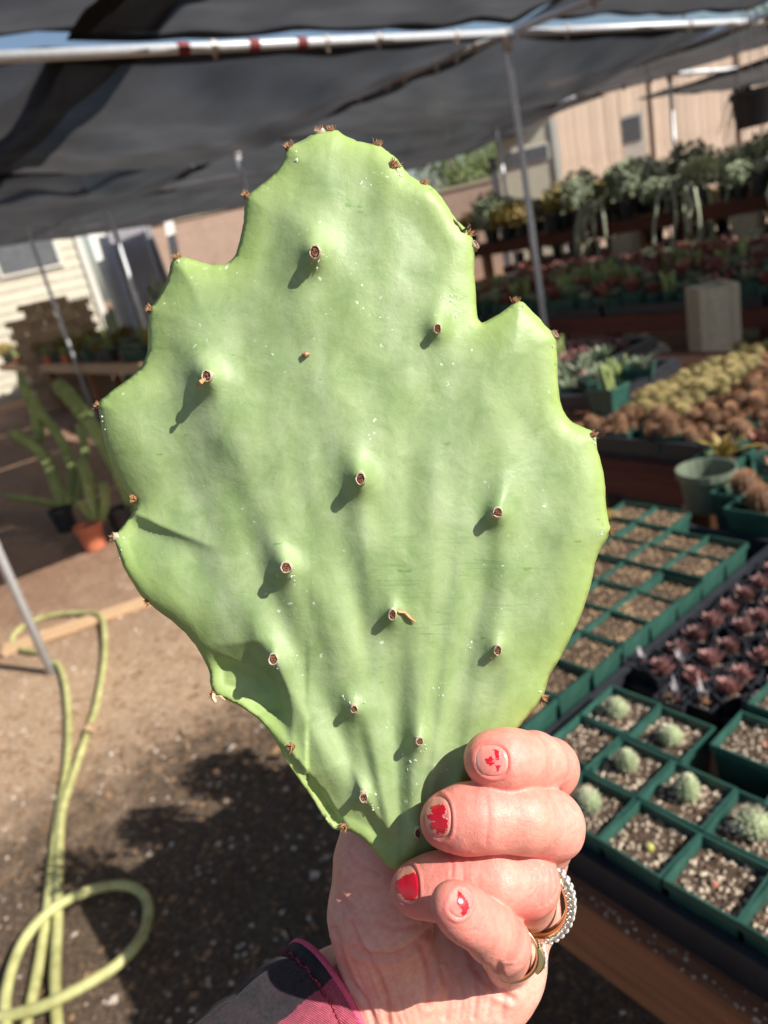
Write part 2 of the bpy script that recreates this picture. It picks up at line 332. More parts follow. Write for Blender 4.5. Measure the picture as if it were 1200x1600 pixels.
XA, XB, XC = cor.x, qB.x, W(163, 312, PZ).x; YA, YB = cor.y, W(1046, 116, PZ).y
def cloth(label, x0, x1, y0, y1, sag, z=PZ+.03, nx=34, ny=34, seed=0, edge=.02):
    """a panel tied to pipes along its edges; y0 and y1 may differ between its two ends"""
    V = []; ya = y0 if isinstance(y0, tuple) else (y0, y0); yb = y1 if isinstance(y1, tuple) else (y1, y1)
    for j in range(ny+1):
        for i in range(nx+1):
            u, v = i/nx, j/ny; x = x0+(x1-x0)*u; q0_ = ya[0]+(ya[1]-ya[0])*u; q1_ = yb[0]+(yb[1]-yb[0])*u; y = q0_+(q1_-q0_)*v
            s = (4*u*(1-u))**.8*(4*v*(1-v))**.55
            ev = min(u, 1-u, v, 1-v); tie = math.exp(-ev*9)                    # scallops between the clamps
            zz = z-sag*s+mnoise.noise((x*.9, y*.9, seed))*.07*s+mnoise.noise(((x+y)*2.6, (x-y)*1.1, seed+5))*.045*s**.5+mnoise.noise((x*6, y*2, seed+8))*.012-tie*edge*(abs(math.sin(y*5.2))+abs(math.sin(x*5.2)))*.8
            V.append((x+tie*.02*math.sin(y*5.2+1), y+tie*.02*math.sin(x*5.2+2), zz))
    b = MB(); b.add(V, [(j*(nx+1)+i, j*(nx+1)+i+1, (j+1)*(nx+1)+i+1, (j+1)*(nx+1)+i) for j in range(ny) for i in range(nx)])
    o = put('shade_cloth', b.mesh('shade_cloth', M_CLOTH, smooth=True))
    g = lambda i, j: Vector(V[j*(nx+1)+i]); dz = Vector((0, 0, -.004))
    for line in ([(g(i, 0), g(i, 1)) for i in range(nx+1)], [(g(i, ny), g(i, ny-1)) for i in range(nx+1)], [(g(0, j), g(1, j)) for j in range(ny+1)], [(g(nx, j), g(nx-1, j)) for j in range(ny+1)]):
        h_ = MB(); k = .075/max((line[5][0]-line[5][1]).length, .01); P_ = [q for a_, c_ in line for q in (a_+dz, a_+(c_-a_)*k+dz)]; h_.add(P_, [(2*i, 2*i+1, 2*i+3, 2*i+2) for i in range(len(line)-1)]); put('hem', h_.mesh('hem', M_CLOTH, smooth=True), o)
    return tag(o, label, 'shade cloth', 'black shade cloth panels of the roof')
yB0 = qB.y
YG = 6.75
pipe('roof_pipe', 'bright pipe along the gap in the cloth above the high shelf', (XB+.2, YG+.16, PZ), (XA+4.5, YG+.16, PZ), .026, 'roof pipes', (.2, .26, .33, .40, .46, .53, .6, .68))
cloth('wide sagging panel of shade cloth below the bright pipe at upper left', XB+.05, XA-.03, 1.25, (yB0-.05, YA-.05), .24, seed=1)
cloth('darker double panel of shade cloth at the far upper left edge', XB-.1, XA-.03, -3.0, 1.65, .32, z=PZ+.05, seed=2)
cloth('shade cloth above the bright pipe along the top edge of the picture', XA+.085, XA+1.35, 1.3, YA-.05, .05, z=PZ+.05, seed=3)
cloth('nearly black corner of shade cloth at the top left', XA+.10, XA+1.35, -2.6, 1.7, .06, z=PZ+.075, seed=4)
cloth('broad shade cloth panel over the right benches at the top right', XA+.09, XA+5.2, (YA+.10, YA-.9), YG, .07, z=PZ+.07, seed=5)
cloth('shade cloth panel behind the top of the cactus pad', XB+.05, XA-.03, (yB0+.10, YA+.10), YG, .26, seed=6)
cloth('far shade cloth panel hanging low at the left behind the pad', XC+.05, XB-.03, .2, yB0-.05, .26, seed=7)
cloth('far shade cloth panel over the back of the yard', XC-.1, XB-.03, yB0+.10, YB, .24, seed=8)
cloth('second row shade cloth panel above the high shelf', XB+.1, XA+5.2, YG+.42, YB+.2, .14, z=PZ+.05, seed=12)
cloth('far shade cloth edge above the wooden fence', XB+.2, XA+4.5, YB+.3, YB+2.6, .30, z=PZ-.10, seed=9)
cloth('last shade cloth panel before the cream house', XC-3.2, XC-.05, .5, YB+1.4, .2, seed=10)
# ------------------------------------------------------------------ plants
def spikes(b, c, rx, rz, n, l, w, th0=.05, th1=.62):
    for i in range(n):
        th = math.pi*random.uniform(th0, th1); a = random.uniform(0, 6.283); d = Vector((math.sin(th)*math.cos(a), math.sin(th)*math.sin(a), math.cos(th)))
        p = Vector((c[0]+d.x*rx*.95, c[1]+d.y*rx*.95, c[2]+d.z*rz*.95)); q = p+(d+Vector((random.uniform(-.6, .6), random.uniform(-.6, .6), random.uniform(-.4, .6)))).normalized()*l
        s_ = d.orthogonal().normalized()*w; b.add([p-s_, p+s_, q], [(0, 1, 2)])
def ball_cactus(r, h, ribs, spl, nsp, mb, ms, seed):
    random.seed(seed); b = MB(); b.ball((0, 0, h*.42), r, h*.56, ribs, 9, .2, .04); b1 = b.mesh('ball', mb, smooth=True)
    s = MB()
    for k in range(ribs):                        # woolly areoles in rows along the ribs, each with a fan of spines
        for j in range(6):
            th = math.pi*(.07+.1*j); a = 2*math.pi*(2*k)/(ribs*2)+.04*(.5+j); c = (r*math.sin(th)*math.cos(a), r*math.sin(th)*math.sin(a), h*.42+h*.56*math.cos(th)); s.stone(c, r*.085, .8)
    spikes(s, (0, 0, h*.42), r, h*.56, nsp, spl, r*.03); return b1, s.mesh('spines', ms)
BALLS = [ball_cactus(.016, .031, 13, .006, 90, M_CACT, M_SPW, s) for s in (1, 2)]+[ball_cactus(.015, .040, 11, .004, 90, M_CACT, M_SPW, 3), ball_cactus(.019, .030, 13, .010, 170, M_CACT, M_SPW, 4)]
M_YB = simple('golden_cactus_body', lin(104, 100, 62), lin(146, 134, 84), 120, .7, .3, .001, vary=.14); M_OB = simple('brown_cactus_body', lin(78, 58, 40), lin(120, 86, 60), 120, .7, .3, .001, vary=.2)
GOLD = [ball_cactus(r, r*1.8, n, .011, 420, mb, m, s) for r, n, mb, m, s in ((.026, 12, M_YB, M_YEL, 5), (.022, 11, M_YB, M_YEL, 6), (.026, 12, M_OB, M_ORG, 7), (.020, 10, M_OB, M_ORG, 8))]
def blades_mesh(name, n, length, width, rise, droop, m, seed, layers=3, seg=4):
    random.seed(seed); b = MB()
    for i in range(n):
        k = i/n; b.blade((0, 0, .004+.004*k), i*2.39996+random.uniform(-.2, .2), length*(1-.45*k)*random.uniform(.8, 1.1), width*random.uniform(.85, 1.15), rise+(1.35-rise)*k+random.uniform(-.1, .1), droop*random.uniform(.6, 1.3)*(1-k*.7), .22, seg)
    return b.mesh(name, m, smooth=False)
PINKS = [blades_mesh('rosette', 34, .025, .0125, .25, -.7, M_PINK, s, seg=3) for s in (11, 12, 13)]
ROS = [blades_mesh('leaves', n, l, w, r, d, m, s) for n, l, w, r, d, m, s in ((16, .16, .035, .5, .5, M_LEAF, 21), (22, .13, .022, .6, .3, M_LEAF, 22), (14, .17, .04, .8, .9, M_OLIVE, 23), (16, .11, .03, .9, .2, M_REDLEAF, 24), (24, .24, .02, .9, 1.2, M_LEAF, 25), (20, .2, .03, .9, 1.0, M_OLIVE, 26), (18, .09, .03, .6, .3, M_REDLEAF, 27), (20, .10, .03, .5, .3, M_PINK, 28))]
def bushy(name, m, n, r, h, leaf, seed):
    random.seed(seed); b = MB()
    for k in range(9): a = random.uniform(0, 6.28); b.tube([(0, 0, 0), (r*.4*math.cos(a), r*.4*math.sin(a), h*.5), (r*.8*math.cos(a), r*.8*math.sin(a), h*random.uniform(.6, .95))], [.006, .005, .003], 5)
    for i in range(n):
        th = random.uniform(0, 6.28); rr = r*random.random()**.5; z = h*random.uniform(.2, 1)*(1-.35*(rr/r)**2); c = Vector((rr*math.cos(th), rr*math.sin(th), z)); d = Vector((random.gauss(0, 1), random.gauss(0, 1), random.gauss(.4, 1))).normalized(); sd = d.orthogonal().normalized()*leaf*.35
        b.add([c, c+d*leaf*.5+sd, c+d*leaf, c+d*leaf*.5-sd], [(0, 1, 2, 3)])
    return b.mesh(name, m)
BUSH = [bushy('leaves', M_LEAF, 420, .16, .3, .05, 31), bushy('leaves', M_OLIVE, 420, .18, .28, .05, 32), bushy('leaves', M_TREE, 380, .13, .32, .045, 33), bushy('leaves', M_PALE, 300, .17, .26, .06, 34)]
def trailing(seed, n=16, l=.55):
    random.seed(seed); b = MB()
    for i in range(n):
        a = random.uniform(0, 6.28); d = Vector((math.cos(a), math.sin(a), 0)); r = random.uniform(.08, .2); q = [Vector((0, 0, .02)), d*r*.5+Vector((0, 0, .1)), d*r+Vector((0, 0, .04))]
        ll = l*random.uniform(.4, 1); q += [d*(r+.03)+Vector((random.uniform(-.03, .03), random.uniform(-.03, .03), .04-ll*u)) for u in (.35, .7, 1)]
        b.tube(q, [.011, .012, .012, .011, .01, .006], 6)
    return b.mesh('stems', M_PALE, smooth=True)
TRAIL = [trailing(s) for s in (41, 42)]
def columns(seed, n, h, r, m, lean=.3):
    random.seed(seed); b = MB()
    for i in range(n):
        a = random.uniform(0, 6.28); ln = random.uniform(0, lean); hh = h*random.uniform(.55, 1); p = Vector((random.uniform(-.04, .04), random.uniform(-.04, .04), 0)); d = Vector((math.cos(a)*ln, math.sin(a)*ln, 1))
        b.tube([p, p+d*hh*.3, p+d*hh*.7, p+d*hh*.95, p+d*hh], [r*.8, r, r, r*.8, r*.2], 8)
    return b.mesh('stems', m)
COLS = [columns(51, 4, .34, .02, M_EUPH), columns(52, 3, .42, .024, M_LEAF, .15), columns(53, 6, .22, .016, M_EUPH)]

# ------------------------------------------------------------------ pots
PIT = .0765; RIM = .85; BED = .772
def square_pot_mesh(s=PIT, h=.078, name='pot'):
    b = MB(); o = s/2*.985; i_ = o*.93; l = .0  # outer wall tapers, rolled rim, inner wall
    def ring(r, z): return [(-r, -r, z), (r, -r, z), (r, r, z), (-r, r, z)]
    R = [ring(o*.78, 0), ring(o*.93, h*.86), ring(o, h*.865), ring(o, h), ring(i_, h), ring(i_*.97, h*.9), ring(i_*.86, h*.25)]
    V = sum(R, []); F = [(k*4+j, k*4+(j+1) % 4, k*4+4+(j+1) % 4, k*4+4+j) for k in range(len(R)-1) for j in range(4)]+[(3, 2, 1, 0), (24, 25, 26, 27)]
    b.add(V, F); return b.mesh(name, M_POT)
SQ = square_pot_mesh()
def round_pot_mesh(r, h, m, name='pot'):
    b = MB(); b.lathe([(r*.72, 0), (r*.9, h*.8), (r*.9, h*.82), (r, h*.83), (r, h), (r*.93, h), (r*.9, h*.9), (r*.72, h*.1)], 20); b.add([(r*.72*math.cos(k*.314), r*.72*math.sin(k*.314), h*.1) for k in range(20)], [tuple(range(20))]); return b.mesh(name, m, smooth=False)
def grit_mesh(s, n, r0, r1, seed, depth=.012, lump=.003):
    random.seed(seed); b = MB(); k = 10; V = []
    for j in range(k+1):
        for i in range(k+1): V.append((-s/2+s*i/k, -s/2+s*j/k, mnoise.noise((i*.7, j*.7, seed))*lump))
    b.k = 0; b.add(V, [(j*(k+1)+i, j*(k+1)+i+1, (j+1)*(k+1)+i+1, (j+1)*(k+1)+i) for j in range(k) for i in range(k)])
    for i in range(n):
        b.k = 1 if random.random() < .62 else 2
        b.stone((random.uniform(-.48, .48)*s, random.uniform(-.48, .48)*s, random.uniform(-.001, .0025)), random.uniform(r0, r1), .8)
    return b.mesh('grit', M_SOIL, M_GRIT, M_GRITD)
GRIT = [grit_mesh(PIT*.9, 190, .0016, .0036, s) for s in (1, 2, 3)]; GRITF = [grit_mesh(PIT*.9, 130, .0013, .0028, s, lump=.004) for s in (4, 5)]
G_POT = 'small green square pots on the near bench'
def square_pot(x, y, label, plant=None, grit=None, z=BED, dz=0, rz=0, group=G_POT, soil=.066):
    t = thing('square_pot', label, 'plant pot', (x, y, z+dz), rz+random.uniform(-.04, .04), group)
    put('pot', SQ, t); g = put('soil', grit or random.choice(GRIT), t, (0, 0, soil)); g.rotation_euler.z = random.choice((0, 1.5708, 3.1416, 4.712)); g['kind'] = 'stuff'
    if plant is not None:
        c = put('cactus', plant[0], t, (random.uniform(-.006, .006), random.uniform(-.006, .006), soil-.002), (random.uniform(-.12, .12), random.uniform(-.12, .12), random.uniform(0, 6))); c.scale = (.9, .9, random.uniform(.82, .95)); put('spines', plant[1], c)
    return t
def tray(x0, x1, y0, y1, label, z=BED, h=.05):
    t = thing('nursery_tray', label, 'tray', ((x0+x1)/2, (y0+y1)/2, z-.006), 0, 'black trays under the pots'); a, c = (x1-x0)/2, (y1-y0)/2; b = MB()
    b.box((0, 0, .002), (2*a, 2*c, .004))
    for sx in (-1, 1): b.box((sx*a, 0, h/2+.002), (.004, 2*c+.004, h))
    for sy in (-1, 1): b.box((0, sy*c, h/2+.002), (2*a-.004, .004, h))
    put('tray_body', b.mesh('tray_body', M_TRAY), t)
    b = MB()
    for sx in (-1, 1): b.box((sx*(a+.004), 0, h+.005), (.012, 2*c+.02, .005))
    for sy in (-1, 1): b.box((0, sy*(c+.004), h+.005), (2*a-.004, .012, .005))
    put('rim', b.mesh('rim', M_TRAY), t); return t
X0, Y0 = -.417, .462
def cellpos(i, j): return X0+PIT*(i+.5), Y0+PIT*(j+.5)
tray(X0-PIT*1.02, X0+PIT*5.1, Y0+.002, Y0+PIT*2.02, 'black tray under the front rows of potted cacti beside the hand')
T1 = {(-1,0): ('green square pot with a pale round cactus, half behind the gripping fingers', 0), (0,0): ('green square front corner pot of pale pebbles with one tiny yellow seedling', 'seed'), (1,0): ('green square front pot of black and white grit with a speck of red', 'red'), (2,0): ('green square front pot cut off by the right edge of the picture', None),
      (-1,1): ('green square pot with a squat cactus, just right of the knuckles', 2), (0,1): ('green square pot with a yellowish cactus, behind the seedling pot', 2), (1,1): ('green square pot with a very spiny cactus at the right edge', 3), (2,1): ('green square pot behind the very spiny cactus, beyond the right edge', 1)}
SEED = ball_cactus(.0055, .011, 9, .001, 10, simple('seedling_green', lin(168, 164, 70), lin(192, 186, 96), 200, .5, .1, .001, vary=0), M_SPW, 9); RSEED = ball_cactus(.0045, .008, 8, .001, 10, simple('seedling_red', lin(168, 84, 66), lin(190, 110, 88), 200, .5, .1, .001, vary=0), M_SPW, 10)
random.seed(77)
def resolve(k): return SEED if k == 'seed' else RSEED if k == 'red' else BALLS[k] if k is not None else None
for (i, j), (lb, k) in T1.items(): square_pot(*cellpos(i, j), lb, resolve(k), dz=.0 if j == 0 else .002)
for (x, y), lb, k, dz in (((-.523, .585), 'green square pot of bare grit behind the fingertips of the hand', None, 0), ((-.523, .660), 'green square pot with a fuzzy cactus, left of the pink rosettes', 1, .001), ((-.446, .655), 'green square pot with a striped round cactus below the grey tufts', 0, .003),
                          ((-.356, .690), 'green square pot of coarse pale grit with reddish debris, set higher', 'red', .012), ((-.272, .690), 'green square pot next to the pot of coarse pale grit at the right edge', None, .012), ((-.352, .772), 'green square pot of pale grit at the right edge behind the pink rosettes', None, .02), ((-.273, .615+.03), 'green square pot behind the very spiny cactus', 0, .004)):
    square_pot(x, y, lb, resolve(k), dz=dz)
# the long gravel tray further back
TX = -.601
tray(TX-PIT*4.05, TX+.004, .548, .548+PIT*9.1, 'long black tray of green pots filled only with tan gravel')
random.seed(5)
M_TANG = simple('tan_gravel', lin(150, 120, 88), lin(196, 168, 132), 120, .9, .3, .001, vary=.15)
def tan_grit(seed):
    me = grit_mesh(PIT*.9, 170, .0014, .0032, seed); me.materials[1] = M_TANG; return me
TAN = [tan_grit(s) for s in (14, 15, 16)]
for j in range(9):
    for i in range(4):
        if (i, j) in ((0, 8), (1, 8)) or not shown((TX-PIT*(i+.5), .553+PIT*(j+.5), RIM)): continue
        edge = 'along the right edge of the long tray' if i == 0 else 'inside the long tray behind the pad'
        square_pot(TX-PIT*(i+.5), .553+PIT*(j+.5), 'green pot of tan gravel '+edge, None, random.choice(TAN), dz=random.uniform(0, .009), group='gravel pots '+edge, soil=random.choice((.064, .069, .072)))
g = thing('round_pot', 'empty grey green round plastic pot behind the gravel tray', 'plant pot', (-.80, 1.385, BED+.03), 0); RP = round_pot_mesh(.062, .092, M_GREYPOT); put('pot', RP, g)
s = put('soil', grit_mesh(.07, 50, .0014, .003, 71), g, (0, 0, .03)); s['kind'] = 'stuff'
# pink rosettes in small black pots
def small_pot_mesh(s, h, m):
    b = MB(); o = s/2*.97; i_ = o*.9; R = [[(-r, -r, z), (r, -r, z), (r, r, z), (-r, r, z)] for r, z in ((o*.75, 0), (o, h), (i_, h), (i_*.95, h*.84))]
    b.add(sum(R, []), [(k*4+j, k*4+(j+1) % 4, k*4+4+(j+1) % 4, k*4+4+j) for k in range(3) for j in range(4)]+[(3, 2, 1, 0)]); return b.mesh('pot', m)
SP = small_pot_mesh(.046, .055, M_TRAY); SPG = grit_mesh(.041, 34, .0012, .0028, 61)
def small_thing(name, label, cat, group, plant, scale=1, spines=None, pot=SP, soil=SPG, dz=.044, pname='rosette'):
    t = thing(name, label, cat, (0, 0, 0), 0, group); put('pot', pot, t); put('soil', soil, t, (0, 0, dz))['kind'] = 'stuff'
    c = put(pname, plant, t, (0, 0, dz)); c.scale = (scale,)*3
    if spines: put('spines', spines, c)
    return t
GP = 'pink rosettes in small black pots'
protos = [small_thing('potted_succulent', 'small pinkish succulent rosette in a black pot in the dark tray', 'succulent', GP, p) for p in PINKS]
tray(-.575, -.16, .775, 1.32, 'low black tray of pink succulent rosettes', BED-.008, .035)
random.seed(9); first = [True]*3
def place(protos, first, k, loc, rz, sc=None):
    if not shown(loc): return None
    if first[k]:
        protos[k].location = loc; protos[k].rotation_euler.z = rz; first[k] = False
        if sc: protos[k].scale = (sc,)*3
        return protos[k]
    return dup(protos[k], loc, rz, scale=sc)
for j in range(11):
    for i in range(8):
        place(protos, first, random.randrange(3), (-.548+.0485*i+random.uniform(-.003, .003), .80+.0485*j+random.uniform(-.003, .003), BED-.004), random.uniform(0, 6), random.uniform(1.0, 1.12))
# pale tufts standing before the rosettes
M_TUFT = simple('dry_grey_leaf', lin(134, 128, 132), lin(186, 178, 178), 60, .6, .2, .001, vary=.1)
for (px, py, lb, l, sd) in ((1056, 1090, 'thin grey leaved seedling with an orange base in front of the pink rosettes', .036, 1), (1100, 1095, 'wispy grey seedling with a red base, right of the orange based one', .038, 2), (1004, 1035, 'blurry lilac grey seedling at the left end of the rosette tray', .032, 3), (1064, 1040, 'grey upright seedling among the pink rosettes', .034, 4)):
    q = W(px, py, RIM-.03); t = thing('potted_seedling', lb, 'seedling', (q.x, q.y, BED-.002), 0); put('pot', SP, t); put('soil', SPG, t, (0, 0, .044))['kind'] = 'stuff'
    put('leaves', blades_mesh('leaves', 6, l, .007, 1.1, .3, M_TUFT, 80+sd, seg=3), t, (0, 0, .046)); put('base', blades_mesh('base', 7, .011, .008, .4, .3, (M_ORG, M_REDLEAF)[sd % 2], 90+sd, seg=2), t, (0, 0, .044))

# ------------------------------------------------------------------ benches
random.seed(92)
for k, (x, y, z_, lb) in enumerate(((-.93, .56, 0, 'leafy bush in a pot, added for its shadow, near left corner of the front bench'), (-.90, .80, 2, 'green bush in a pot, added for its shadow, beside the gravel tray behind the pad'), (-.955, 1.05, 1, 'olive bush in a pot, added for its shadow, far left corner of the front bench'))):
    t = thing('potted_bush', lb, 'potted plant', (x, y, BED-.005), k); o = put('pot', round_pot_mesh(.06, .10, M_TRAY), t); c = put('leaves', BUSH[z_], t, (0, 0, .08)); c.scale = (.62,)*3  # bushes added unseen behind the pad to break up the bench's ground shadow
random.seed(91); b = MB()
for i in range(420):                              # grit that fell beside the pots and onto the front beam
    x, y = random.uniform(-.9, .1), random.choice((random.gauss(.447, .008), random.uniform(.47, 1.28)))
    if y < .46 or not (-.58 < x): b.stone((x, max(y, .44), BED-.004 if y < .46 else BED-.0055), random.uniform(.001, .0026), .8)
tag(put('spilled_grit', b.mesh('spilled_grit', M_GRIT)), kind='stuff')
def bench(label, x0, x1, y0, y1, top, m, ms, slat=.09, gap=.012, beam_h=.09, legs=(), along='y'):
    t = thing('wooden_bench', label, 'bench', ((x0+x1)/2, (y0+y1)/2, 0), 0, 'wooden nursery benches'); cx, cy = (x0+x1)/2, (y0+y1)/2
    for y in (y0+.022, y1-.022):
        b = MB(); b.box((0, y-cy, top+.001-beam_h/2), (x1-x0, .042, beam_h), jit=.002); put('beam', b.mesh('beam', m), t)
    n = int((x1-x0)/(slat+gap)); me = None
    for k in range(n):
        if me is None:
            b = MB(); b.box((0, 0, 0), (slat, y1-y0-.092, .018), jit=.0012); me = b.mesh('slat', ms)
        o = put('slat', me, t, (x0-cx+(slat+gap)*(k+.5), random.uniform(-.001, .001), top-.009))
    for x in legs:
        for y in (y0+.09, y1-.09):
            b = MB(); b.box((x-cx, y-cy, (top-.02)/2), (.085, .085, top-.021)); put('leg', b.mesh('leg', ms), t)
    return t
random.seed(4)
bench('near wooden bench with a weathered front beam carrying the green pots', -1.02, .9, .437, 1.30, BED-.006, M_WOODX, M_WOOD, legs=(-.86, .5), beam_h=.10)
BX, BY, BT = -1.75, 1.60, .79
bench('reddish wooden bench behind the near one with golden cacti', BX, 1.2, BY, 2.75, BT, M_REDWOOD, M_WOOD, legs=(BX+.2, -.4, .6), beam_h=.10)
tray(BX+.42, BX+1.3, BY+.03, BY+.98, 'wide dark tray of golden and rust coloured cacti', BT+.006, .05)
GG = 'golden and rust coloured ball cacti on the second bench'
random.seed(21)
SPQ = small_pot_mesh(.062, .06, M_POT); SPQG = grit_mesh(.055, 40, .0016, .0034, 62)
gp = [small_thing('potted_cactus', ('golden yellow spiny ball cactus in a small green pot', 'rust orange spiny ball cactus in a small green pot')[k > 1], 'cactus', ('golden ball cacti on the second bench', 'rust coloured ball cacti on the second bench')[k > 1], GOLD[k][0], 1, GOLD[k][1], SPQ, SPQG, .05, 'cactus_body') for k in range(4)]; gf = [True]*4
for j in range(18):
    for i in range(20):
        x = BX+.45+.0505*i; y = BY+.06+.0505*j
        if x > BX+1.28: continue
        yel = y > 1.84+random.uniform(-.04, .04) and x < -1.10+random.uniform(-.06, .06); k = random.choice((0, 1)) if yel else random.choice((2, 3))
        if random.random() < .07: continue
        place(gp, gf, k, (x+random.uniform(-.006, .006), y+random.uniform(-.006, .006), BT+.012), random.uniform(0, 6), random.uniform(.66, .98))
# a few bigger green pots at the left end of that bench and loose ones at its right end
random.seed(22)
def pot_plant(name, label, cat, loc, potm, soilz, plant, pname, rz=0, group=None, sc=1, soilr=.05, tall=None):
    t = thing(name, label, cat, loc, rz, group); put('pot', potm, t); put('soil', SPQG, t, (0, 0, soilz), None)['kind'] = 'stuff'; c = put(pname, plant, t, (0, 0, soilz)); c.scale = (sc,)*3; return t
SQB = square_pot_mesh(.10, .10)
RPB = round_pot_mesh(.075, .13, M_TRAY); RPG = round_pot_mesh(.085, .14, M_POT); RPT = round_pot_mesh(.075, .12, M_TERRA); RPL = round_pot_mesh(.11, .2, M_TRAY); RPTL = round_pot_mesh(.12, .2, M_TERRA)
for k, (x, y, pl, lb) in enumerate(((BX+.30, BY+.36, COLS[2], 'green pot with stubby green stems at the end of the golden cactus bench'), (BX+.18, BY+.46, ROS[1], 'green pot with a grey rosette behind the golden cacti'), (BX+.26, BY+.60, ROS[0], 'dark green pot with a broad leaved rosette at the bench corner'))):
    pot_plant('potted_plant', lb, 'potted plant', (x, y, BT), SQB, .085, pl, 'leaves', k, None, .5)
M_AMBER = M_ORG
for k, (px, py, lb) in enumerate(((1110, 735, 'dry amber leaved plant in a green pot behind the empty round pot'), (1165, 720, 'amber spiky plant in a green pot right of the dry one'), (1195, 760, 'reddish plant in a green pot at the right edge by the round pot'))):
    q = W(px, py, BED+.08); pot_plant('potted_plant', lb, 'potted plant', (q.x, q.y+.06, BED), SQB, .085, (ROS[2], ROS[3], ROS[6])[k], 'leaves', k, None, .55)
for k, (px, py, lb) in enumerate(((1165, 775, 'dark green pot with a round brown cactus at the right edge'), (1190, 800, 'dark pot of pinkish stones right of the round pot'))):
    q = W(px, py, BED+.08); t = thing('potted_cactus', lb, 'cactus', (q.x, q.y, BED), 0); put('pot', SQB, t); put('soil', SPQG, t, (0, 0, .085))['kind'] = 'stuff'; c = put('cactus_body', GOLD[2][0], t, (0, 0, .085)); put('spines', GOLD[2][1], c)
# third bench on concrete blocks
def block(label, loc, rz=0, h=.395):
    t = thing('concrete_block', label, 'concrete block', loc, rz, 'concrete blocks holding up the benches'); b = MB(); w, d = .195, .19
    for sx in (-1, 1): b.box((0, sx*(d/2-.02), h/2), (w, .04, h), jit=.001)
    for sx in (-1, 1): b.box((sx*(w/2-.022), 0, h/2), (.04, d-.083, h-.002))
    b2 = b.mesh('block_body', M_CONC); put('block_body', b2, t); return t
q = Wd(1102, 452, 3.6); bx, by, bh = q.x, q.y+.05, (q.z+.01)/2
block('lower concrete block of the pale stack in front of the dark bench', (bx, by, .0), -.75, bh); block('upper concrete block of the pale stack, its top in the sun', (bx+.006, by-.004, bh+.002), -.72, bh)
q2 = Wd(1012, 545, 3.95); block('concrete block in the shade under the dark bench', (q2.x, q2.y, .0), -.8, .31); block('second concrete block stacked in the shade under the dark bench', (q2.x, q2.y, .312), -.78, .31)
CX0, CY, CT = -5.4, 4.09, .68
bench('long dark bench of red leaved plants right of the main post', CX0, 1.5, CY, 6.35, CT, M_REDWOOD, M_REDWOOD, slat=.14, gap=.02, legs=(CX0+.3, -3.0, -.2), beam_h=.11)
for k, x in enumerate((-4.6, -3.55, -2.5, -1.45)): tray(x-.5, x+.5, CY+.03, CY+.95, 'black tray along the front of the dark bench, '+('at its left end behind the pad', 'behind the main post', 'right of the main post', 'behind the pale concrete block')[k], CT+.008, .055)
random.seed(31)
D = ' on the dark bench'
pr = [pot_plant(('potted_succulent', 'potted_rosette')[pl in (ROS[7], ROS[1])], lb, 'potted plant', (0, 0, 0), SQB, .085, pl, 'leaves', 0, gr, sc*1.1) for lb, pl, sc, gr in (('red leaved succulent in a green pot'+D, ROS[3], 1.0, 'red leaved succulents'+D), ('small red rosette in a green pot'+D, ROS[6], 1.1, 'small red rosettes'+D), ('grey green rosette in a green pot'+D, ROS[1], .8, 'grey green rosettes'+D), ('stubby green stems in a green pot'+D, COLS[2], .6, 'stubby green stems'+D), ('dull pink rosette in a green pot'+D, ROS[7], 1.0, 'dull pink rosettes'+D))]; pf = [True]*5
for j in range(14):
    for i in range(46):
        x = CX0+.1+.118*i+(.06 if j % 2 else 0); y = CY+.09+.148*j
        if random.random() < .1: continue
        k = random.choice((0, 1, 2, 2, 3, 0)) if j < 5 else random.choice((0, 2, 3, 2)) if j < 8 else random.choice((4, 4, 4, 2, 0))
        place(pr, pf, k, (x+random.uniform(-.02, .02), y+random.uniform(-.02, .02), CT+(.013 if j < 6 else .001)), random.uniform(0, 6), random.uniform(.85, 1.25))
crates = []
for k, (px, py, dp, lb) in enumerate(((905, 600, 2.7, 'dark crate of small pots in the shade beyond the golden cacti'), (895, 560, 3.2, 'black crate in the deep shade left of the concrete blocks'))):
    q = Wd(px, py, dp); z1 = q.z+.05; t = thing('plant_crate', lb, 'crate', (q.x, q.y, 0), .1); b = MB(); b.box((0, 0, z1/2-.06), (.5, .42, z1-.14)); put('crate_body', b.mesh('crate_body', M_TRAY), t); crates.append((q.x, q.y, z1-.13))
    b = MB()
    for sx in (-1, 1): b.box((sx*.26, 0, z1-.05), (.03, .46, .05))
    for sy in (-1, 1): b.box((0, sy*.22, z1-.05), (.49, .03, .05))
    put('rim', b.mesh('rim', M_TRAY), t)
random.seed(35)
for cx_, cy_, cz_ in crates:
    for i in range(4):
        for j in range(3): dup(pr[random.choice((2, 3, 2, 4))], (cx_-.18+.115*i, cy_-.12+.115*j, cz_), random.uniform(0, 6), 'small plant in a green pot in a dark crate in the shade', .85, 'small plants in the dark crates')
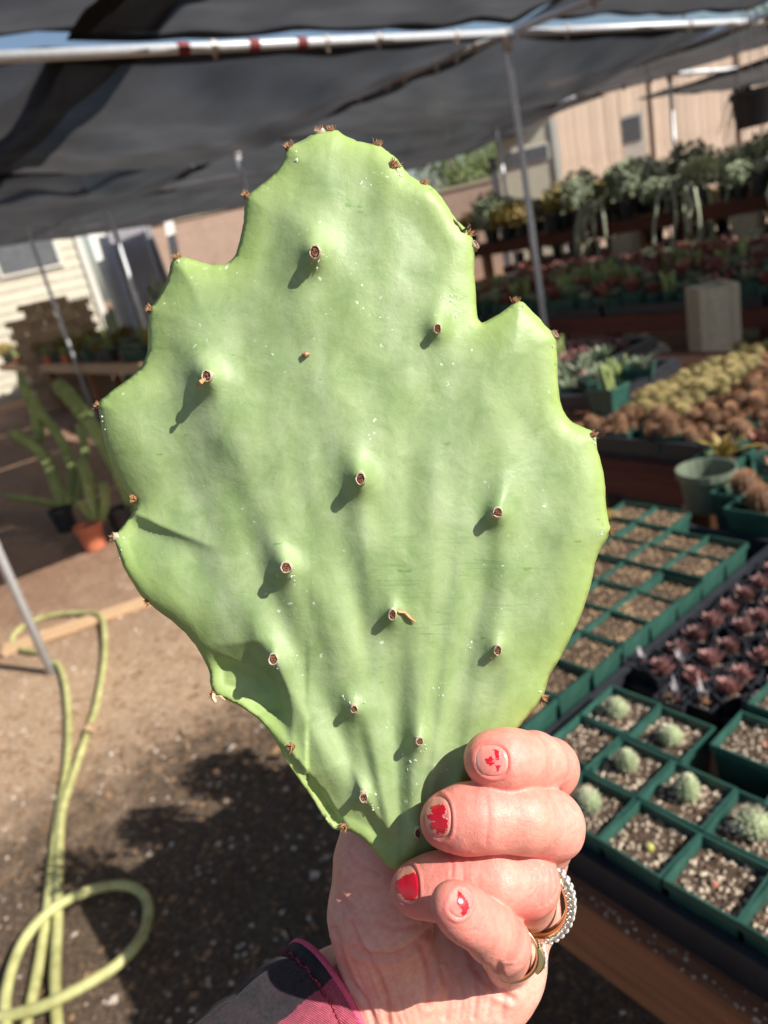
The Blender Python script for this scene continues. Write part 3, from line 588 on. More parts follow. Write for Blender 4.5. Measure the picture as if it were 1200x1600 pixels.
# high back shelf
SHY, SX0, SX1 = 6.45, -6.7, .6
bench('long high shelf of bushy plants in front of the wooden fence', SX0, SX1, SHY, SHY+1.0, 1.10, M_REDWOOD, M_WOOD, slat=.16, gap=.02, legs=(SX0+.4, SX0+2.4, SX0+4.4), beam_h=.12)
for k, px in enumerate((1015, 1110)):
    q = W(px, 352, 1.0); block(('pale concrete block standing against the front of the high shelf', 'second pale concrete block against the front of the high shelf, further right')[k], (q.x, SHY-.12, .60), .1)
    block(('concrete block carrying the pale block below the high shelf', 'concrete block carrying the right pale block below the high shelf')[k], (q.x, SHY-.12, .0), .1)
random.seed(41)
sp = [pot_plant('potted_plant', lb, 'potted plant', (0, 0, 0), po, sz, p_, pn, 0, gr, sc) for lb, po, sz, p_, pn, sc, gr in (
    ('olive yellow bushy plant in a dark pot on the high shelf', RPB, .11, BUSH[1], 'leaves', 1.0, 'olive bushes on the high shelf'), ('grey green bushy plant in a dark pot on the high shelf', RPB, .11, BUSH[0], 'leaves', 1.0, 'grey green bushes on the high shelf'),
    ('pale feathery plant in a dark pot on the high shelf', RPB, .11, BUSH[3], 'leaves', 1.1, 'pale feathery plants on the high shelf'), ('pale plant with long hanging stems on the high shelf', RPB, .11, TRAIL[0], 'stems', 1.0, 'pale hanging plants on the high shelf'), ('arching blade leaved plant in a green pot on the high shelf', RPG, .12, ROS[4], 'leaves', 1.2, 'arching plants on the high shelf'))]; sf = [True]*5
for j in range(3):
    for i in range(26):
        x = SX0+.2+.26*i+random.uniform(-.05, .05); y = SHY+.13+.3*j
        if x > SX1-.1: continue
        u = (x-SX0)/5.0
        k = random.choice((0, 0, 1, 4, 1)) if u < .42 else random.choice((1, 4, 1, 2)) if u < .62 else random.choice((2, 3, 2, 4) if j else (3, 3, 2, 1))
        if random.random() < .1: continue
        place(sp, sf, k, (x, y, 1.101), random.uniform(0, 6), random.uniform(.7, 1.35))
for k, px in enumerate((1062, 1100, 1160, 1195)):
    qq = W(px, 300, 1.2); pot_plant('potted_plant', ('pale plant whose hanging stems fall over the shelf edge, left one', 'pale plant whose hanging stems fall over the shelf edge, middle one', 'pale plant hanging over the shelf edge near the right border', 'pale plant hanging over the shelf edge at the right border')[k], 'potted plant', (qq.x, SHY+.06, 1.101), RPB, .11, TRAIL[k % 2], 'stems', k*1.3, None, 1.25)
qq = W(1052, 262, 1.35); t = pot_plant('potted_plant', 'round dark green leafy bush standing above the other plants on the high shelf', 'potted plant', (qq.x, SHY+.45, 1.101), RPL, .18, BUSH[2], 'leaves', 0, None, 1.15)
for k, px in enumerate((975, 1130)):
    qq = W(px, 330, 1.12); pot_plant('potted_plant', ('big black nursery pot with sparse stems on the high shelf', 'dark green nursery pot with a drooping plant at the right of the high shelf')[k], 'potted plant', (qq.x, SHY+.04, 1.101), (RPL, RPG)[k], (.18, .12)[k], (COLS[0], TRAIL[1])[k], 'stems', 0, None, .8)
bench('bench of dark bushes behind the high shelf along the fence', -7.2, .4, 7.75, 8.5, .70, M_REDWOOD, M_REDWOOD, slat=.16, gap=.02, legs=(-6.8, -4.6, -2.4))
random.seed(47)
bp = [pot_plant('potted_bush', lb, 'potted plant', (0, 0, 0), RPB, .11, p_, 'leaves', 0, gr, 1.15) for lb, p_, gr in (('dark green bush in a black pot under the high shelf', BUSH[2], 'dark bushes under the high shelf'), ('olive bush in a black pot under the high shelf', BUSH[1], 'olive bushes under the high shelf'))]; bf = [True]*2
for j in range(2):
    for i in range(24): place(bp, bf, random.choice((0, 0, 1)), (-7.0+.29*i+random.uniform(-.05, .05), 7.93+.34*j, .701), random.uniform(0, 6), random.uniform(.85, 1.2))
# hanging pot at the upper right corner
hp = Wd(1176, 168, 4.6); t = thing('hanging_pot', 'black hanging pot with dry stems high in the right corner', 'hanging pot', hp, 0); o = put('pot', round_pot_mesh(.135, .21, M_TRAY), t, (0, 0, -.11)); b = MB()
for k in range(3): b.tube([(.1*math.cos(k*2.1), .1*math.sin(k*2.1), .08), (0, 0, PZ-hp.z+.03)], .003, 5)
put('hanger_wire', b.mesh('hanger_wire', M_GALV), t); random.seed(8); b = MB()
for k in range(14):
    a = random.uniform(2.4, 5); r = random.uniform(.1, .22); b.tube([(0, 0, .05), (r*.5*math.cos(a), r*.5*math.sin(a), .13), (r*math.cos(a), r*math.sin(a), random.uniform(-.2, .05))], [.006, .005, .002], 5)
put('dry_stems', b.mesh('dry_stems', M_CHIPD), t)

# ------------------------------------------------------------------ left: long bench, cuttings, hose
bench('long low bench of pots at the far left before the cream house', -15.0, -7.9, 2.78, 3.9, .74, M_PALEWOOD, M_WOOD, slat=.2, gap=.03, legs=(-14, -12, -10, -8.2), beam_h=.12)
random.seed(51)
lp = [pot_plant('potted_plant', lb, 'potted plant', (0, 0, 0), po, sz, p_, 'leaves', 0, gr, sc) for lb, po, sz, p_, sc, gr in (('spiky grey plant in a green pot on the far left bench', RPG, .12, ROS[4], .8, 'spiky grey plants on the far left bench'), ('green stemmed cactus in a dark pot on the far left bench', RPB, .11, COLS[0], .8, 'stemmed cacti on the far left bench'), ('grey rosette in a dark green pot on the far left bench', RPG, .12, ROS[1], 1.0, 'grey rosettes on the far left bench'), ('olive leaved plant in a dark pot on the far left bench', RPB, .11, BUSH[1], .7, 'olive plants on the far left bench'))]; lpf = [True]*4
for j in range(4):
    for i in range(30):
        if random.random() < .2: continue
        place(lp, lpf, random.choice((0, 1, 2, 2, 3)), (-14.8+.23*i+random.uniform(-.04, .04), 2.92+.24*j, .741), random.uniform(0, 6), random.uniform(.8, 1.15))
for k, (px, py, lb) in enumerate(((188, 536, 'orange terracotta pot in the sun near the right end of the far left bench'), (104, 552, 'dark red terracotta pot on the far left bench behind the cuttings'), (131, 534, 'small orange pot with a white top beside the dark red one'))):
    q = W(px, py, .82); t = pot_plant('potted_plant', lb, 'potted plant', (q.x, 2.82, .741), RPT, .1, COLS[2], 'stems', 0, None, .7)
q = W(25, 545, .8); b = MB(); b.tube([(0, 0, .1), (.02, .05, .5), (-.06, .02, .95)], [.02, .024, .01], 8); t = thing('potted_cactus', 'tall thin brown stem in a dark pot at the far left edge', 'cactus', (q.x, 2.84, .741), 0); put('pot', RPB, t); put('stem', b.mesh('stem', M_BARK), t)
RPTS = round_pot_mesh(.09, .17, M_TERRA); RPS = round_pot_mesh(.09, .17, M_TRAY)
def cutting(label, base_px, pot, stems, soilz):
    q = W(*base_px, 0); t = thing('potted_cactus', label, 'cactus', (q.x, q.y, 0), 0); put('pot', pot, t); put('soil', SPQG, t, (0, 0, soilz))['kind'] = 'stuff'
    dep = (q-Vector(CAMP)).length/np.linalg.norm(ray(*base_px))
    for pts, r in stems:
        c = catmull([tuple(Wd(px, py, dep+dz)-q) for px, py, dz in pts], 5, False); n = len(c); b = MB(); k = 10; V = []; ref = None
        for i in range(n):
            tt = Vector(c[min(i+1, n-1)]-c[max(i-1, 0)]).normalized(); a = tt.orthogonal().normalized() if ref is None else (ref-tt*ref.dot(tt)).normalized(); ref = a; d = tt.cross(a); u = i/(n-1); rr = r*(.8+.2*min(1, u*5))*(1-.9*max(0, (u-.88)/.12)**2)
            for m in range(k): g = 2*math.pi*m/k; V.append(Vector(c[i])+(a*math.cos(g)+d*math.sin(g))*rr*(1.12 if m % 2 else .82)*(1+.08*math.sin(i*2.1+m)))
        b.add(V, [(i*k+m, i*k+(m+1) % k, (i+1)*k+(m+1) % k, (i+1)*k+m) for i in range(n-1) for m in range(k)]+[tuple((n-1)*k+m for m in range(k))]); put('stem', b.mesh('stem', M_EUPH, smooth=False), t)
cutting('black pot with the longest leaning cactus stem, half hidden by the pad', (196, 830), RPS, [([(208, 800, 0), (198, 768, 0), (170, 708, 0), (132, 650, .03), (106, 618, .05), (84, 596, .08)], .050)], .15)
cutting('terracotta pot with short green cactus stems left of the pad', (150, 856), RPTS, [([(150, 812, 0), (140, 770, -.03), (134, 742, -.05), (122, 716, -.05)], .034), ([(158, 812, 0), (164, 780, -.03), (158, 752, -.05)], .03), ([(143, 812, 0), (128, 790, -.05), (118, 786, -.08)], .018)], .15)
cutting('black pot with curved green cactus stems beside the terracotta pot', (106, 828), RPS, [([(96, 790, 0), (86, 755, 0), (70, 715, 0), (40, 688, 0), (14, 674, 0)], .04), ([(106, 790, 0), (112, 740, .1), (96, 690, .1), (66, 650, .1), (44, 620, .1), (28, 580, .1)], .034), ([(92, 790, 0), (60, 782, -.1), (5, 774, -.1)], .022), ([(62, 690, .1), (56, 655, .1), (50, 620, .1)], .04), ([(116, 790, .05), (124, 750, .05), (132, 700, .05), (120, 660, .08)], .03)], .15)
def hose(pts, r=.0135):
    c = catmull([tuple(W(px, py, .012+dz)) for px, py, dz in pts], 7, False); b = MB(); b.tube([Vector(p) for p in c], r, 10); return b
t = thing('garden_hose', 'yellow green garden hose lying in loops on the dirt at the left', 'hose', W(100, 1200, 0), 0)
for nm, pts in (('hose_run', [(62,1018,0),(34,1014,0),(18,1000,0),(40,976,0),(82,961,0),(130,958,.01),(156,962,.02),(163,985,.01),(163,1030,0),(152,1096,0),(138,1142,0),(112,1218,.012),(97,1270,.01),(92,1340,.01),(90,1440,.01),(86,1530,.012),(92,1640,0)]),
                ('hose_run', [(78,1036,0),(92,1040,0),(103,1075,0),(107,1130,0),(105,1190,0),(96,1250,.0),(84,1330,0),(74,1420,0),(62,1500,0),(46,1580,0),(30,1650,0)]),
                ('hose_loop', [(20,1660,.02),(8,1590,.02),(14,1530,.03),(38,1468,.03),(80,1422,.035),(138,1392,.035),(190,1383,.02),(222,1396,.01),(232,1425,.01),(220,1466,.02),(182,1508,.03),(122,1545,.035),(62,1574,.035),(-10,1592,.02)])):
    o = put(nm, hose(pts).mesh(nm, M_HOSE, smooth=True), t); o.location = -t.location
q0, q1 = W(6, 1016, .012), W(246, 934, .012); d = q1-q0; b = MB(); b.box((0, 0, 0), (d.length, .11, .022), jit=.004)
o = put('plank', b.mesh('plank', M_PALEWOOD), None, (q0+q1)/2, (0, 0, math.atan2(d.y, d.x))); tag(o, 'pale wooden plank lying on the dirt under the far hose loop', 'plank')
q = W(143, 1138, .03); b = MB(); b.add([(-.05, 0, .0), (-.01, .022, .012), (.05, .004, .004), (0, -.025, .01)], [(0, 1, 2), (0, 2, 3)]); b.add([(-.05, 0, -.003), (-.01, .022, .009), (.05, .004, .001), (0, -.025, .007)], [(2, 1, 0), (3, 2, 0)])
tag(put('dry_leaf', b.mesh('dry_leaf', M_PALEWOOD), None, q), 'dry tan leaf lying on top of the hose', 'leaf')

# ------------------------------------------------------------------ beyond the yard
def frame(px, py, depth):
    p, rz = view_frame(px, py, depth); return (p.x, p.y, 0), rz, depth/FPX
def wall_box(b, x0, x1, y0, y1, z0, z1): b.box(((x0+x1)/2, (y0+y1)/2, (z0+z1)/2), (x1-x0, y1-y0, z1-z0))
loc, rz, k = frame(80, 478, 14); t = thing('cream_house', 'cream house with lap siding and a dark window at the left edge', 'house', loc, rz)
b = MB(); wall_box(b, -7, .88, .06, 5, 0, 3.3); put('wall', b.mesh('wall', M_SIDING), t)
for i in range(18):
    b = MB(); b.box((-3.06, .035, .2+.18*i), (7.86, .03, .178), Matrix.Rotation(-.1, 3, 'X')); put('siding_board', b.mesh('siding_board', M_SIDING), t)
b = MB(); wall_box(b, .80, .93, -.03, .10, 0, 3.3); put('corner_board', b.mesh('corner_board', M_WHITE), t)
for x0, x1, m in ((-.66, .47, M_DARK), (-2.3, -.9, M_GLASS)):
    b = MB(); wall_box(b, x0, x1, -.035, .02, 2.16, 2.86); f_ = put('window', b.mesh('window', M_WHITE), t); b = MB(); wall_box(b, x0+.06, x1-.06, -.05, -.036, 2.22, 2.80); put('pane', b.mesh('pane', m), f_)
b = MB(); b.add([(-7.4, -.5, 3.25), (1.3, -.5, 3.25), (1.3, 5.4, 3.25), (-7.4, 5.4, 3.25), (-7.4, 2.4, 4.5), (1.3, 2.4, 4.5)], [(3, 2, 1, 0), (0, 1, 5, 4), (2, 3, 4, 5), (1, 2, 5), (3, 0, 4)]); put('roof', b.mesh('roof', M_DARK), t)
def leaning(name, label, cat, px0, py0, px1, py1, depth, w, m, corr=0, group=None):
    a, c = Wd(px0, py0, depth), Wd(px1, py1, depth+.5); _, rz = view_frame(px0, py0, depth); d = c-a; a = a-d*(a.z/d.z)*0.98 if d.z > 0 else a; d = c-a; n = 2*corr if corr else 1; b = MB(); X = Vector((math.cos(rz), math.sin(rz), 0)); Y = X.cross(d.normalized())
    V = []
    for i in range(n+1):
        o_ = Y*((.02 if i % 2 else -.02) if corr else 0); p = X*(w*(i/n-.5))+o_; V += [p, p+d, p+d+Y*.025, p+Y*.025]
    F = []
    for i in range(n): F += [(i*4, i*4+4, i*4+5, i*4+1), (i*4+3, i*4+2, i*4+6, i*4+7), (i*4+1, i*4+5, i*4+6, i*4+2), (i*4, i*4+3, i*4+7, i*4+4)]
    b.add(V, F+[(0, 1, 2, 3), (n*4, n*4+3, n*4+2, n*4+1)]); return tag(put(name, b.mesh(name, m), None, a), label, cat, group)
leaning('white_board', 'wide white board leaning beside the cream house corner', 'board', 186, 468, 146, 352, 11.2, .26, M_WHITE)
leaning('metal_sheet', 'grey corrugated metal sheet leaning right of the white board', 'metal sheet', 224, 452, 190, 345, 11.0, .58, M_GREYPAN, 7)
leaning('metal_sheet', 'second grey corrugated sheet leaning at the edge of the pad', 'metal sheet', 246, 440, 212, 342, 11.3, .36, M_GREYPAN, 6)
leaning('white_board', 'narrow white post seen left of the notch in the pad', 'board', 276, 412, 262, 338, 11.6, .14, M_WHITE)
loc, rz, k = frame(320, 420, 16); t = thing('stucco_wall', 'tan stucco wall behind the left shoulder of the pad', 'wall', loc, rz); b = MB(); wall_box(b, -1.1, 2.6, 0, .25, 0, 2.6); put('wall_body', b.mesh('wall_body', M_STUCCO), t); b = MB(); wall_box(b, -1.15, 2.65, -.04, .29, 2.6, 2.68); put('coping', b.mesh('coping', M_CONC), t)
loc, rz, k = frame(85, 520, 11.3); t = thing('brick_stack', 'stack of tan adobe bricks in front of the cream house', 'brick stack', loc, rz); random.seed(61); bm_ = MB(); bm_.box((0, 0, 0), (.240, .2, .094), jit=.003); bme = bm_.mesh('brick', M_BRICK)
for r in range(17):
    for c in range(5):
        if r > 14 and c in (0, 4)[:r-14]: continue
        o = put('brick', bme, t, (-.5+.243*c+(.06 if r % 2 else 0)+random.uniform(-.004, .004), random.uniform(-.02, .02), .05+.0945*r), (0, 0, random.uniform(-.03, .03)))
def tree(label, px, py, depth, h, r, seed, m=M_TREE):
    loc, rz, k = frame(px, py, depth); t = thing('tree', label, 'tree', loc, rz, 'trees beyond the yard'); random.seed(seed); b = MB(); b.tube([(0, 0, -.1), (.05, 0, h*.3), (-.08, .05, h*.6)], [.16, .12, .06], 8)
    cl = []
    for i in range(9):
        a = random.uniform(0, 6.28); e = Vector((math.cos(a)*r*random.uniform(.3, .8), math.sin(a)*r*random.uniform(.3, .8), h*random.uniform(.5, .92))); b.tube([(0, 0, h*random.uniform(.25, .5)), e*.5+Vector((0, 0, h*.25)), e], [.06, .04, .015], 6); cl.append((e, r*random.uniform(.3, .5)))
    put('trunk', b.mesh('trunk', M_BARK), t); b = MB()
    for e, rr in cl:
        for i in range(330):
            d = Vector((random.gauss(0, 1), random.gauss(0, 1), random.gauss(0, .8))); p = e+d.normalized()*rr*random.random()**.45; q = Vector((random.gauss(0, 1), random.gauss(0, 1), random.gauss(0, 1))).normalized(); s = q.orthogonal().normalized()*.05; b.add([p, p+q*.07+s, p+q*.15, p+q*.07-s], [(0, 1, 2, 3)])
    put('crown', b.mesh('crown', m), t)
tree('olive green tree beyond the yard behind the thin posts', 735, 320, 24, 4.6, 2.0, 71); tree('green tree behind the cream house at the left edge', -20, 470, 24, 4.4, 2.2, 72); tree('tall green tree beyond the wooden fence', 1120, 260, 26, 5.6, 2.4, 73)
for k2, (px, py, d_, lb, m_) in enumerate(((312, 420, 11.5, 'dark green shrub standing before the tan stucco wall', 0), (250, 440, 11.0, 'dark shrub beside the leaning metal sheets', 2), (170, 480, 10.4, 'spiky plant in front of the leaning white board', 4))):
    loc, rz, k = frame(px, py, d_); t = thing('shrub', lb, 'shrub', loc, rz); o = put('leaves', (BUSH[2], BUSH[0], COLS[1])[k2], t); o.scale = (2.4, 2.4, 5.0 if k2 < 2 else 3.6)
loc, rz, k = frame(1000, 266, 14); t = thing('wooden_fence', 'tall sunlit fence of vertical tan boards at the right', 'fence', loc, rz+.55)
random.seed(81); b = MB(); b.box((0, 0, 0), (.145, .022, 3.3), jit=.003); fb = b.mesh('board', M_FENCE)
for i in range(74):
    x = -1.62+.152*i
    put('board', fb, t, (x, random.uniform(-.006, .006), 1.65+random.uniform(-.04, .03)), (0, 0, random.uniform(-.02, .02)))
b = MB()
for z in (.4, 1.6, 2.9): b.box((4.0, .04, z), (11.4, .045, .09))
put('rail', b.mesh('rail', M_FENCE), t)
for x in (-1.66, .36, 2.2, 4.2, 6.6):
    b = MB(); b.box((x, -.045, 1.65), (.10, .06, 3.35)); put('fence_post', b.mesh('fence_post', M_FENCE), t)
loc, rz, k = frame(986, 232, 13.8); t = thing('window_frame', 'old white framed window leaning on the wooden fence', 'window', loc, rz); zc = 1.5+(269-228)*k
b = MB(); wall_box(b, -.26, .26, -.05, -.01, zc-.55, zc+.5); put('frame', b.mesh('frame', M_WHITE), t); b = MB(); wall_box(b, -.20, .20, -.062, -.051, zc+.02, zc+.44); put('pane', b.mesh('pane', M_DARK), t); b = MB(); wall_box(b, -.06, .06, -.09, -.03, .0, zc-.55); put('stand', b.mesh('stand', M_WOOD), t)
loc, rz, k = frame(832, 300, 12); t = thing('garden_shed', 'small cream shed with a dark window band behind the main post', 'shed', loc, rz)
b = MB(); wall_box(b, -.48, .40, 0, 1.4, 0, 2.62); put('wall', b.mesh('wall', M_SIDING), t); b = MB(); wall_box(b, -.56, .48, -.12, 1.5, 2.625, 2.70); put('roof', b.mesh('roof', M_PALEWOOD), t)
b = MB(); wall_box(b, -.36, .34, -.02, .03, 1.98, 2.22); w_ = put('window', b.mesh('window', M_WHITE), t); b = MB(); wall_box(b, -.33, .31, -.03, -.021, 2.01, 2.19); put('pane', b.mesh('pane', M_DARK), w_)
b = MB(); wall_box(b, .405, .50, -.03, .06, 0, 2.55); put('corner_post', b.mesh('corner_post', M_WHITE), t); b = MB(); wall_box(b, -.62, -.50, -.03, .06, 0, 2.2); put('corner_post', b.mesh('corner_post', M_DARK), t)
loc, rz, k = frame(715, 320, 17); t = thing('low_wall', 'pale plastered wall behind the right shoulder of the pad', 'wall', loc, rz); b = MB(); wall_box(b, -1.8, 1.2, 0, .2, 0, 2.0); put('wall_body', b.mesh('wall_body', M_STUCCO), t); b = MB(); wall_box(b, -1.85, 1.25, -.03, .23, 2.0, 2.07); put('coping', b.mesh('coping', M_CONC), t)
bpy.context.view_layer.update()
# ------------------------------------------------------------------ the close-up: cactus pad, hand, rings (built at its own distance, about 20 cm away)
Z0 = 0.2
def L(px, py, z=0.0):                             # point on a sight line, z mm nearer than the pad's middle plane
    d = Z0-z/1000; return np.array([(px-600)/FPX*d, -(py-800)/FPX*d, -d])
def LV(px, py, z):
    d = Z0-z/1000; return np.stack([(px-600)/FPX*d, -(py-800)/FPX*d, -d], -1)
def place_local(name, me, anchor, parent=None):   # mesh given in the hand's own frame, origin moved to the anchor
    n = len(me.vertices); co = np.empty(n*3, np.float32); me.vertices.foreach_get('co', co); co = co.reshape(-1, 3)-np.array(anchor, np.float32)
    me.vertices.foreach_set('co', co.ravel()); me.update()
    o = bpy.data.objects.new(name, me); COL.objects.link(o)
    if parent is None:
        o.location = Vector(CAMP)+CAMROT @ Vector(anchor); o.rotation_euler = CAMROT.to_euler()
    else:
        o.parent = parent; o.location = Vector(anchor)-Vector(parent['anchor'])
    return o
# tubercles seen from the front: px, py, height mm, width px
BUMP = [(492,395,7.5,30),(683,514,5,24),(323,588,8,32),(563,748,7.5,30),(777,801,5.5,24),(447,887,6.5,26),(613,960,5,24),(777,1016,4.5,22),(427,1030,6.5,28),(553,1107,4.5,22),(655,1158,4,20),(568,1245,4.5,22),(716,1236,3.5,18),(653,1301,3,16)]
def bump_z(p):
    z = np.zeros(len(p)); base = np.array([640., 1420.])
    for x, y, h, s in BUMP:
        c = np.array([x, y], float); a = c-base; a /= np.hypot(*a); q = p-c
        u = q @ a; v = q @ np.array([-a[1], a[0]])
        su = np.where(u > 0, s*2.1, s*1.35); r2 = (u/su)**2+(v/s)**2
        z += h*.50/(1+r2)**1.6+h*.27*np.exp(-np.hypot(u, v)**2/(2*(s*.5)**2))
        z -= h*.12*np.exp(-((u/(s*3))**2+((np.abs(v)-s*2.2)/(s*1.2))**2))
    return z
# folds: a polyline walked upward or along; the side named falls away sharply and recovers
FOLD = [([(205,800),(250,822),(300,842),(350,862)], 4.6, 10, 60, 1, 1),
        ([(322,1012),(362,1030),(405,1046),(425,1034)], 3.4, 9, 55, 1, 0),
        ([(425,1000),(428,1034),(446,1070),(455,1110),(457,1165)], 5.5, 12, 95, 1, 0),
        ([(548,1190),(562,1228),(574,1252),(600,1290),(640,1330)], 4.0, 11, 70, 1, 0),
        ([(425,1142),(440,1160),(458,1180),(480,1205),(505,1235),(525,1265),(545,1294),(560,1312)], 6.0, 5, 400, 1, 0)]
def fold_z(p):
    z = np.zeros(len(p))
    for pts, A, w1, w2, side, fade in FOLD:
        P = [np.array(q, float) for q in pts]; n = len(P)-1; best = np.full(len(p), 1e9); sg = np.zeros(len(p)); par = np.zeros(len(p))
        for i in range(n):
            d, s, t = seg_dist(p, P[i], P[i+1]); m = d < best; best[m] = d[m]; sg[m] = s[m]; par[m] = (i+t[m])/n
        f = (1-np.exp(-best/w1))*np.exp(-(best/w2)**1.5)
        end = np.clip(np.minimum(par, 1.0-par)/.28, 0, 1) if not fade else np.clip(1.25*(1-par), 0, 1)
        z -= np.where(sg*side > 0, A*f*end, 0)
    return z
def low_noise(p):
    base = np.array([640., 1500.]); q = p-base; r = np.hypot(q[:, 0], q[:, 1]); a = np.arctan2(q[:, 0], -q[:, 1])
    out = np.empty(len(p))
    for i in range(len(p)):
        out[i] = mnoise.noise((a[i]*9, r[i]/330, 3.1))*2.1+mnoise.noise((a[i]*18, r[i]/190, 9.7))*.9+mnoise.noise((p[i, 0]/45, p[i, 1]/60, 5.5))*.35+mnoise.noise((p[i, 0]/75+.5*a[i], p[i, 1]/120, 12.5))*.75
    return out
def build_pad():
    out = catmull(OUT, 3); n = len(out)
    for i in range(n): out[i] += rng.normal(0, .35, 2)
    x0, y0 = out.min(0); x1, y1 = out.max(0); st = 4.2
    gx, gy = np.meshgrid(np.arange(x0, x1, st), np.arange(y0, y1, st*.866)); gx[1::2] += st/2
    g = np.stack([gx.ravel(), gy.ravel()], 1)+rng.uniform(-.4, .4, (gx.size, 2))
    g = g[inside_poly(g, out)]
    dist = np.full(len(g), 1e9)
    for i in range(n): dist = np.minimum(dist, seg_dist(g, out[i], out[(i+1) % n])[0])
    g = g[dist > 3.0]; dist = dist[dist > 3.0]
    P = np.concatenate([out, g]); D = np.concatenate([np.zeros(n), dist])
    vs_, es, fs, *_ = delaunay_2d_cdt([Vector(q) for q in P], [(i, (i+1) % n) for i in range(n)], [], 1, 1e-6)
    V2 = np.array([tuple(q) for q in vs_]); assert len(V2) == len(P)
    prof = np.sqrt(np.clip(1-(1-np.clip(D/34, 0, 1))**2, 0, 1))
    body = 3.2*prof+2.6*np.clip(D/240, 0, 1)
    cx = (V2[:, 0]-590)/400
    warp = -3.0*np.clip(-cx-.25, 0, 1)**1.3*3-1.2*np.clip(cx-.2, 0, 1)*2        # both flanks bend back
    ed = np.exp(-D/70)
    ruf = ed*(2.6*np.sin(V2[:, 1]/46+1.0)*(V2[:, 0] < 480)*np.clip((V2[:, 1]-560)/200, 0, 1)+.9*np.sin(V2[:, 1]/60+V2[:, 0]/70))
    zf = warp+ruf+body+(bump_z(V2)+fold_z(V2))*np.clip(D/22, 0, 1)**.7+low_noise(V2)*np.clip(D/60, 0, 1)
    zb = warp+ruf-body*.95
    nV = len(V2); front = LV(V2[:, 0], V2[:, 1], zf)
    bk = LV(V2[:, 0], V2[:, 1], 0*zb); bk = bk*((Z0-0)/Z0); bk[:, 2] = -(Z0-np.minimum(zb, zf-.15)/1000)
    idx = np.arange(nV); bidx = idx.copy(); bidx[n:] = np.arange(nV, nV+nV-n)
    keep_back = bk[n:]
    V = np.concatenate([front, keep_back]); F = []
    for f in fs:
        a, b, c = f; cr = (V2[b, 0]-V2[a, 0])*(V2[c, 1]-V2[a, 1])-(V2[b, 1]-V2[a, 1])*(V2[c, 0]-V2[a, 0])
        if cr > 0: a, c = c, a                     # image y runs down
        F.append((a, b, c)); F.append((bidx[c], bidx[b], bidx[a]))
    me = mesh_from('cactus_pad', V, F, [mat_pad()], True)
    at = me.attributes.new('edge', 'FLOAT', 'POINT'); at.data.foreach_set('value', np.concatenate([D, D[n:]])/120.0)
    def surf(px, py, z_off=0):
        i = np.argmin((V2[:, 0]-px)**2+(V2[:, 1]-py)**2); return zf[i]
    return me, surf
